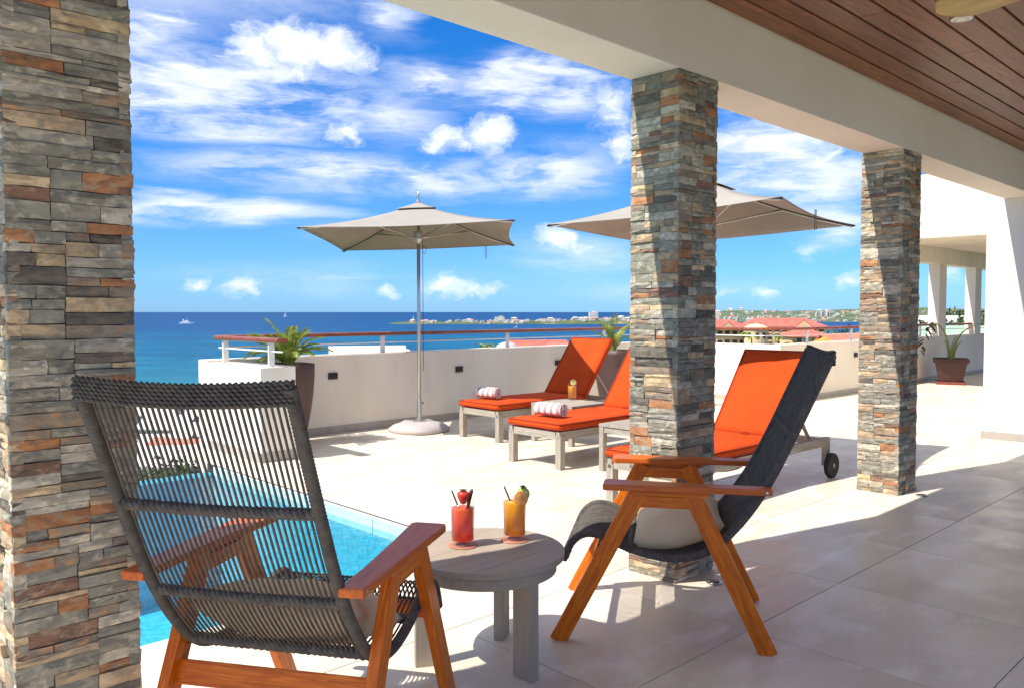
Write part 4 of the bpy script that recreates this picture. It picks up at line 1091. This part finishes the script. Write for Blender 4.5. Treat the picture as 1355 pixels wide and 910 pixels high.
tag(meshobj('hillside', v, f, M_SOILSLOPE, None, True), kind='structure')

# far headland and mainland hills
def land(name, t0, t1, nt, d0, d1, nd, hfun, m):
    v = []; f = []
    for i in range(nt + 1):
        for j in range(nd + 1):
            tt = t0 + (t1 - t0) * i / nt; dd = d0 + (d1 - d0) * j / nd; p = G(tt, dd); p.z = SEA - 2 + hfun(i / nt, j / nd, p); v.append(p)
    for i in range(nt):
        for j in range(nd): b = i * (nd + 1) + j; f.append((b, b + nd + 1, b + nd + 2, b + 1))
    return tag(meshobj(name, v, f, m, None, True), kind='structure')
def head_h(u, w_, p):
    e = min(1, 6 * (1 - abs(2 * w_ - 1))); s = min(1, u * 12)
    return max(0, e * s * (6 + 13 * max(0, (u - .35) / .65) + 5 * mnoise.noise((p.x * .012, p.y * .012, 1))))
land('headland', T(505), T(905), 90, 2780, 3150, 12, head_h, [M_LAND])
def main_h(u, w_, p):
    e = min(1, w_ * 9) * min(1, u * 5); n = mnoise.noise((p.x * .0011, p.y * .0011, 3)) * .5 + .25 * mnoise.noise((p.x * .004, p.y * .004, 5))
    return max(-1, e * (6 + 46 * w_ ** 1.2 + (18 + 30 * u) * (n + .12) * w_ * 2))
land('far_hills', T(800), T(1700), 110, 3300, 6500, 40, main_h, [M_LAND])

random.seed(5)
def box_house(w_, d_, h_, roof, wallm, roofm, name='house'):
    mb = MB(); mb.box((0, 0, h_ / 2), (w_, d_, h_))
    if roof == 'gable': mb.prism([(-d_ * .58, h_), (d_ * .58, h_), (0, h_ + d_ * .32)], 'X', -w_ * .53, w_ * .53, 1)
    elif roof == 'hip':
        a, b, z = w_ * .54, d_ * .58, h_; rd = max(.05, w_ * .5 - d_ * .5)
        mb.add([(-a, -b, z), (a, -b, z), (a, b, z), (-a, b, z), (-rd, 0, z + d_ * .3), (rd, 0, z + d_ * .3)], [(0, 1, 5, 4), (2, 3, 4, 5), (1, 2, 5), (3, 0, 4), (0, 3, 2, 1)], 1)
    else: mb.box((w_ * .15, 0, h_ + .6), (w_ * .4, d_ * .6, 1.2), 0, 1)
    o = mb.build(name, [wallm, roofm]); return o
protos = [box_house(14, 9, 7, 'flat', M_FARWHITE, M_FARWHITE), box_house(11, 8, 6, 'gable', M_FARWHITE, M_ROOFPINK), box_house(18, 9, 9, 'hip', M_FARWHITE, M_FARWHITE), box_house(12, 8, 7, 'flat', M_FARTAN, M_FARWHITE), box_house(12, 9, 6, 'hip', M_FARTAN, M_ROOFRED)]
def ray_z(o, x, y): return None
used = set()
def put_house(i, p, s, rz, label, group, sz=1):
    o = protos[i] if i not in used else protos[i].copy()
    if i in used: col.objects.link(o)
    used.add(i); o.location = p; o.rotation_euler = (0, 0, rz); o.scale = (s, s, s * sz); tag(o, label, 'house', group); return o
HL = 'small pale house low on the far headland across the bay'
for k in range(120):
    u = random.random() ** .75; tt = T(530 + 330 * u); dd = random.uniform(2800, 2960); p = G(tt, dd)
    uu = (tt - T(505)) / (T(905) - T(505)); ww = (dd - 2780) / 370
    p.z = SEA - 2.5 + head_h(uu, ww, p)
    put_house(random.choice([0, 0, 1, 2, 3, 0, 2]), p, random.uniform(.75, 1.4), VIEW - R(90) + random.uniform(-.4, .4), HL, 'houses on the far headland')
for px, s, sz, i, lb in ((661, 2.4, 1.15, 0, 'wide white block at the waterline in the middle of the far headland'), (785, 2.2, 1.9, 0, 'tall white hotel block topping the end of the far headland')):
    p = G(T(px), 2900); p.z = SEA - 3 + head_h((T(px) - T(505)) / (T(905) - T(505)), .32, p); put_house(i, p, s, VIEW - R(84), lb, 'large blocks on the far headland', sz)
HM = 'small pale house scattered on the far mainland hills'
for k in range(150):
    tt = T(random.choice([random.uniform(945, 1145), random.uniform(945, 1145), random.uniform(1215, 1300)])); w_ = random.uniform(.1, .9) ** 1.6; dd = 3300 + 3200 * w_; p = G(tt, dd)
    p.z = SEA - 3 + main_h((tt - T(800)) / (T(1700) - T(800)), w_, p)
    put_house(random.choice([0, 0, 1, 2, 3, 4]), p, random.uniform(.8, 1.5) * dd / 4200, VIEW - R(90) + random.uniform(-.5, .5), HM, 'houses on the mainland hills')
for i, (px, hh, dd) in enumerate(((1081, 24, 4100), (1088, 28, 4120), (1095, 27, 4080), (952, 14, 3500), (960, 17, 3520), (967, 17, 3500), (976, 16, 3520), (990, 14, 3550), (997, 16, 3560), (1004, 20, 3580), (1011, 20, 3600))):
    w_ = (dd - 3300) / 3200; p = G(T(px), dd); p.z = SEA - 3 + main_h((T(px) - T(800)) / (T(1700) - T(800)), w_, p)
    tw = empty('tower_block', p, VIEW - R(90) + .15)
    tag(tw, 'white tower block standing clear of its cluster on the green hillside' if i < 3 else 'slim white apartment block in the row along the lagoon', 'building', 'tower blocks on the hills' if i < 3 else 'apartment blocks by the lagoon')
    ww = 16 if i < 3 else 15 if i < 7 else 8
    MB().box((0, 0, hh / 2), (ww, 14, hh)).build('wall', M_FARWHITE, tw); MB().box((0, 0, hh + 1.4), (ww * .4, 8, 2.8)).build('plant_room', M_FARWHITE, tw)
    MB().box((0, -7.1, hh / 2), (ww * .18, .3, hh * .9)).build('window_strip', M_WINDOW, tw)

# ---- the cream hotel with red roofs (about 300 m away)
def storey_windows(root, x0, x1, y, z0, n, hw_, hh_, m=M_WINDOW):
    for k in range(n):
        x = x0 + (x1 - x0) * (k + .5) / n
        o = MB().box((x, y, z0), (hw_, .3, hh_)).build('window', m, root)
        MB().box((x, y - .15, z0 - hh_ * .36), (hw_, .12, hh_ * .28)).build('balustrade', M_HOTEL, o)
def hotel(px0, px1, depth, ztop, nst, label, rz=0, gables=(), dpt=13):
    L_ = (px1 - px0) / 1080 * depth; c = G(T((px0 + px1) / 2), depth); c.z = ztop - nst * 3.1 - 4
    t = empty('hotel', c, VIEW - R(90) + rz); tag(t, label, 'hotel', 'red roofed hotel buildings'); H = nst * 3.1 + 4
    MB().lo_hi((-L_ / 2, 0, -6), (L_ / 2, dpt, H)).build('wall', M_HOTEL, t)
    mb = MB(); a, z = L_ / 2 + .9, H - .15; rd = max(1., L_ / 2 - dpt / 2); hr = 3.4
    mb.add([(-a, -1, z), (a, -1, z), (a, dpt + 1, z), (-a, dpt + 1, z), (-rd, dpt / 2, z + hr), (rd, dpt / 2, z + hr)], [(0, 1, 5, 4), (2, 3, 4, 5), (1, 2, 5), (3, 0, 4), (0, 3, 2, 1)])
    rf = mb.build('roof', M_ROOFRED, t)
    for gx in gables:
        x = (gx - (px0 + px1) / 2) / 1080 * depth
        MB().prism([(x - 3.2, z - .2), (x + 3.2, z - .2), (x, z + 2.4)], 'Y', -1.6, dpt / 2).build('gable', M_HOTEL, rf)
        MB().prism([(x - 3.7, z - .1), (x + 3.7, z - .1), (x, z + 2.9)], 'Y', -1.5, dpt / 2).build('gable_roof', M_ROOFRED, rf)
    nw = max(3, int(L_ / 2.7))
    for s in range(nst): storey_windows(t, -L_ / 2 + .5, L_ / 2 - .5, -.02, H - 1.7 - s * 3.1, nw, 1.7, 2.0)
    return t
hotel(925, 1000, 290, -4.6, 3, 'cream arcaded hotel wing with red hipped roof and pale gable', R(6), (962,))
hotel(984, 1092, 320, -4.2, 3, 'cream hotel block with the brightest red roof seen past the pillar', R(-5), (1062,))
t = hotel(1050, 1096, 300, -7.5, 2, 'low white hotel annexe with red roof beside the dark trees', R(4))
p = G(T(1000), 284); p.z = -14
t = empty('round_pavilion', p); tag(t, 'round cream pavilion with shallow roof in front of the red hotel roof', 'pavilion')
MB().lathe([(4.2, -6), (4.2, 9.2), (4.6, 9.3), (4.6, 9.7), (2.6, 10.9), (.1, 11.4)], 20).build('drum', M_HOTEL, t)
for k in range(10): a = 2 * math.pi * k / 10; MB().box((4.2 * math.cos(a), 4.2 * math.sin(a), 7.4), (.3, 1.1, 1.9), a).build('window', M_WINDOW, t)

def gable_house(px, depth, zr, w_, d_, h_, rz, label, roofm, wallm=M_FARWHITE, group=None, nwin=3):
    c = G(T(px), depth); c.z = zr - h_ - d_ * .28
    t = empty('house', c, VIEW - R(90) + rz); tag(t, label, 'house', group)
    MB().lo_hi((-w_ / 2, -d_ / 2, -8), (w_ / 2, d_ / 2, h_)).build('wall', wallm, t)
    MB().prism([(-d_ / 2, h_), (d_ / 2, h_), (0, h_ + d_ * .27)], 'X', -w_ / 2 + .02, w_ / 2 - .02).build('gable', wallm, t)
    mb = MB(); e = d_ / 2 + .5; zz = h_ - .27; tp = h_ + d_ * .28
    for s in (-1, 1): mb.add([(-w_ / 2 - .5, s * e, zz), (w_ / 2 + .5, s * e, zz), (w_ / 2 + .5, 0, tp), (-w_ / 2 - .5, 0, tp), (-w_ / 2 - .5, s * e, zz + .25), (w_ / 2 + .5, s * e, zz + .25), (w_ / 2 + .5, 0, tp + .25), (-w_ / 2 - .5, 0, tp + .25)], [(0, 1, 2, 3), (4, 7, 6, 5), (0, 4, 5, 1), (3, 2, 6, 7), (0, 3, 7, 4), (1, 5, 6, 2)])
    mb.build('roof', roofm, t)
    for k in range(nwin): MB().box((-w_ / 2 + w_ * (k + .5) / nwin, -d_ / 2 - .02, h_ - 1.5), (1.1, .2, 1.3)).build('window', M_WINDOW, t)
    return t
gable_house(712, 190, -5.3, 13, 9, 4, R(14), 'white house with coral red roof just above the parapet by the palm', M_ROOFRED)
gable_house(742, 175, -5.2, 6, 7, 4, R(-50), 'small coral roofed wing behind the far lounger backrest', M_ROOFRED)
p = G(T(671), 186, -9.5); t = empty('white_dome_house', p); tag(t, 'white rounded house end beside the coral red roof', 'house')
MB().lathe([(2.8, -4), (2.8, 2.3), (2.3, 3.4), (1.2, 4.0), (.1, 4.2)], 20).build('drum', M_FARWHITE, t, smooth=True)
for i, (px, dp, zr, w_, d_, rz, lb) in enumerate(((486, 150, -5.0, 13, 9, .25, 'large low white roof beyond the parapet, widest of its cluster'), (519, 146, -5.6, 9, 6, 1.1, 'white roof with raised peak behind the railing post'), (545, 150, -6.0, 9, 6, -.3, 'low white roof close to the umbrella pole'), (572, 155, -6.0, 6, 6, .9, 'small white peaked roof past the umbrella pole'))):
    gable_house(px, dp, zr, w_, d_, 3, rz, lb, M_FARWHITE, group='white roofs below the terrace')
for i, (px, dp, zr, w_, d_, rz, rm) in enumerate(((196, 230, -24.5, 15, 9, .2, M_FARWHITE), (225, 205, -24.5, 13, 10, -.2, M_FARWHITE), (252, 235, -25.5, 14, 9, .4, M_FARWHITE), (205, 150, -21.2, 12, 8, .1, M_FARWHITE), (243, 140, -20.5, 12, 8, -.3, M_ROOFPINK), (222, 110, -16.8, 11, 7, .25, M_FARWHITE), (272, 180, -23, 12, 8, .2, M_FARWHITE))):
    gable_house(px, dp, zr, w_, d_, 4, rz, ['white roofed town house below the pool edge, seen through the chair cords', 'pink roofed town house below the pool edge, seen through the chair cords'][rm is M_ROOFPINK], rm, group='town houses below the pool')

# orange garden tents and a pale red roof at right
def tent(px, depth, ztop, r_, hgt, label):
    p = G(T(px), depth); p.z = ztop - 3.4
    t = empty('garden_tent', p, VIEW + R(20)); tag(t, label, 'tent', 'orange garden tents')
    mb = MB(); mb.add([(-r_, -r_, 3.4 - hgt), (r_, -r_, 3.4 - hgt), (r_, r_, 3.4 - hgt), (-r_, r_, 3.4 - hgt), (0, 0, 3.4)], [(0, 1, 4), (1, 2, 4), (2, 3, 4), (3, 0, 4)])
    o = mb.build('canopy', M_ORANGETENT, t); so = o.modifiers.new('thick', 'SOLIDIFY'); so.thickness = .04
    for a in (-1, 1):
        for b in (-1, 1): MB().tube([(a * r_ * .95, b * r_ * .95, -4), (a * r_ * .95, b * r_ * .95, 3.4 - hgt)], .06, 6).build('pole', M_WHITEMETAL, t)
tent(1092, 95, -1.45, 1.9, 1.15, 'larger orange pyramid tent beyond the parapet rail'); tent(1048, 110, -2.6, 1.5, .9, 'smaller orange pyramid tent beyond the lounger backrest')
gable_house(1128, 120, -2.0, 9, 6, 3, R(8), 'house with faded pink roof behind the parapet post', M_ROOFPINK)
gable_house(1268, 60, .15, 5, 3.4, 2.6, R(-10), 'pale green roofed house seen through the porch opening', M_GREENROOF, M_HOTEL)
gable_house(1240, 130, .6, 9, 6, 3, R(10), 'pale roofed house on the slope behind the porch pillar', M_FARWHITE, M_HOTEL)
# trees
TG = 'garden trees beyond the parapet'
for i, (px, dp, zt, h_, r_, lb) in enumerate(((1110, 150, -2.2, 10, 5.5, 'dark round garden tree beside the low white annexe'), (1125, 155, -1.6, 10, 5, 'dark round garden tree behind the faded pink roof'), (1098, 170, -3.4, 9, 4.5, 'dark low garden tree between annexe and orange tent'), (1256, 105, .4, 10, 3.2, 'green hillside tree seen past the porch pillar'), (1272, 140, 2.0, 11, 3.6, 'green hillside tree above the pale green roof'), (1218, 90, .3, 9, 3, 'green tree in the gap beside the lone stone pillar'), (1285, 120, 1.4, 10, 3.4, 'green hillside tree at the far end of the porch opening'))):
    p = G(T(px), dp); p.z = zt - h_; tree(p, h_, r_, lb, 900, .42, seed=i, group=TG)
for i, (px, dp, zt, r_) in enumerate(((952, 250, -7.8, 4), (972, 262, -8.0, 3.2), (1020, 270, -7.8, 3.6), (1036, 265, -8.2, 3.4), (1052, 268, -7.5, 3.6), (1005, 262, -9, 3), (1072, 255, -8.2, 3.6))):
    p = G(T(px), dp); p.z = zt - 8; tree(p, 8, r_, 'bushy courtyard tree in front of the cream hotel', 420, .5, seed=40 + i, group='courtyard trees at the hotel')
for i, (px, dp, zt, lb) in enumerate(((984, 255, -5.6, 'slim palm in front of the cream hotel wing'), (995, 258, -6.2, 'slim palm in front of the cream hotel wing'), (641, 150, -5.2, 'small palm crown poking above the parapet by the coral roof'), (1030, 262, -6.6, 'slim palm in front of the brightest red roof'))):
    p = G(T(px), dp); p.z = zt - 9; palm(p, 9, 2.3, lb, 60 + i, 'palms at the hotel' if 'wing' in lb else None)
p = G(T(595), 160); p.z = -6.4 - 5; tree(p, 5, 1.3, 'small green treetop just above the parapet', 260, .3, seed=77)
HG = 'shrubs below the pool edge'
for i, (px, dp, zt, r_) in enumerate(((188, 15, -1.75, 1.1), (206, 16.5, -1.8, 1.2), (226, 15.5, -1.65, 1.1), (246, 16.5, -1.7, 1.2), (262, 15.2, -1.55, 1.0), (215, 22, -2.8, 1.6), (255, 23, -2.7, 1.6), (180, 22, -2.9, 1.5), (285, 22, -2.5, 1.6))):
    p = G(T(px), dp); p.z = zt - 2.2
    tree(p, 2.2, r_, 'leafy green shrub growing just below the pool edge', 1500, .07, M_LEAF, 'shrub', HG, 'leafy_shrub', 90 + i, .8)
for i, (px, dp, zt, r_, lb) in enumerate(((498, 140, -4.7, 1.9, 'white pyramid awning peak behind the railing post'), (530, 138, -5.0, 1.6, 'white pyramid awning peak between railing post and umbrella pole'), (541, 142, -5.1, 1.3, 'small white pyramid awning close to the umbrella pole'), (562, 139, -5.3, 1.5, 'white pyramid awning just past the umbrella pole'), (470, 141, -5.4, 1.5, 'white pyramid awning beside the palm planter'))):
    p = G(T(px), dp); p.z = zt - 5; t = empty('white_awning', p, .4 * i); tag(t, lb, 'awning', 'white awnings below the terrace')
    MB().add([(-r_, -r_, 5 - r_ * .75), (r_, -r_, 5 - r_ * .75), (r_, r_, 5 - r_ * .75), (-r_, r_, 5 - r_ * .75), (0, 0, 5)], [(0, 1, 4), (1, 2, 4), (2, 3, 4), (3, 0, 4), (0, 3, 2, 1)]).build('canopy', M_FARWHITE, t)
    MB().tube([(0, 0, -3), (0, 0, 4.4)], .08, 6).build('pole', M_WHITEMETAL, t)
random.seed(8)
for k in range(26):
    px = random.uniform(170, 320); dp = random.uniform(60, 330); p = G(T(px), dp); r_ = math.hypot(p.x, p.y); a = math.degrees(math.atan2(p.y, p.x))
    p.z = ground(a, r_) - .5; tree(p, random.uniform(4, 7), random.uniform(2.2, 3.6), 'round green tree among the town houses below the pool', 260, .45, seed=120 + k, group='trees among the town houses')

# ---- boats
def ship(px, depth, L_, label):
    p = G(T(px), depth, SEA); t = empty('ship', p, VIEW - R(90) + R(12)); tag(t, label, 'ship')
    mb = MB(); vs = []; st = [(-.5, .7), (-.2, 1), (.2, 1), (.42, .6), (.52, .02)]
    for x, wv_ in st:
        for s in (-1, 1): vs += [(x * L_, s * wv_ * L_ * .06, L_ * (.09 + .03 * max(0, x))), (x * L_ * .95, s * wv_ * L_ * .05, -1)]
    fs = []
    for i in range(len(st) - 1):
        b = i * 4; c = b + 4; fs += [(b, b + 1, c + 1, c), (b + 2, c + 2, c + 3, b + 3), (b, c, c + 2, b + 2)]
    fs.append((0, 2, 3, 1)); mb.add(vs, fs).build('hull', M_HULL, t)
    for x, ww, zz, hh in ((-.08, .5, .09, .06), (-.06, .32, .15, .05), (.02, .12, .2, .04)): MB().lo_hi(((x - ww / 2) * L_, -.045 * L_, zz * L_ - .2), ((x + ww / 2) * L_, .045 * L_, (zz + hh) * L_)).build('deckhouse', M_HULL, t)
    MB().lathe([(.035 * L_, .2 * L_), (.045 * L_, .25 * L_), (.03 * L_, .29 * L_)], 12, (-.2 * L_, 0, 0)).build('radar_dome', M_HULL, t)
    MB().tube([(.02 * L_, 0, .2 * L_), (.02 * L_, 0, .42 * L_)], .006 * L_, 6).build('mast', M_HULL, t)
ship(247, 2900, 52, 'white ship with mast and domes alone on the open sea')
def sailboat(px, depth, L_, label, hullm, sails):
    p = G(T(px), depth, SEA); t = empty('sailboat', p, VIEW - R(90) + R(25)); tag(t, label, 'boat')
    mb = MB(); vs = []; st = [(-.5, .6), (0, 1), (.3, .7), (.52, .03)]
    for x, wv_ in st:
        for s in (-1, 1): vs += [(x * L_, s * wv_ * L_ * .14, L_ * .14), (x * L_ * .9, s * wv_ * L_ * .09, -.5)]
    fs = []
    for i in range(len(st) - 1): b = i * 4; c = b + 4; fs += [(b, b + 1, c + 1, c), (b + 2, c + 2, c + 3, b + 3), (b, c, c + 2, b + 2)]
    fs.append((0, 2, 3, 1)); mb.add(vs, fs).build('hull', hullm, t)
    MB().lo_hi((-.3 * L_, -.08 * L_, .13 * L_), (.15 * L_, .08 * L_, .26 * L_)).build('cabin', M_HULL, t)
    MB().tube([(.08 * L_, 0, .14 * L_), (.08 * L_, 0, 1.25 * L_)], .018 * L_, 6).build('mast', M_HULL, t)
    if sails:
        MB().prism([(.07 * L_, .3 * L_), (-.42 * L_, .3 * L_), (.07 * L_, 1.2 * L_)], 'Y', -.01 * L_, .01 * L_).build('sail', M_HULL, t)
sailboat(547, 3000, 22, 'dark hulled sailing boat crossing the bay beside the umbrella', M_HULLBLUE, True)
sailboat(378, 6500, 36, 'tiny white sail far out near the horizon', M_HULL, True)
sailboat(683, 2150, 13, 'small white boat moored in the bay above the handrail', M_HULL, False)
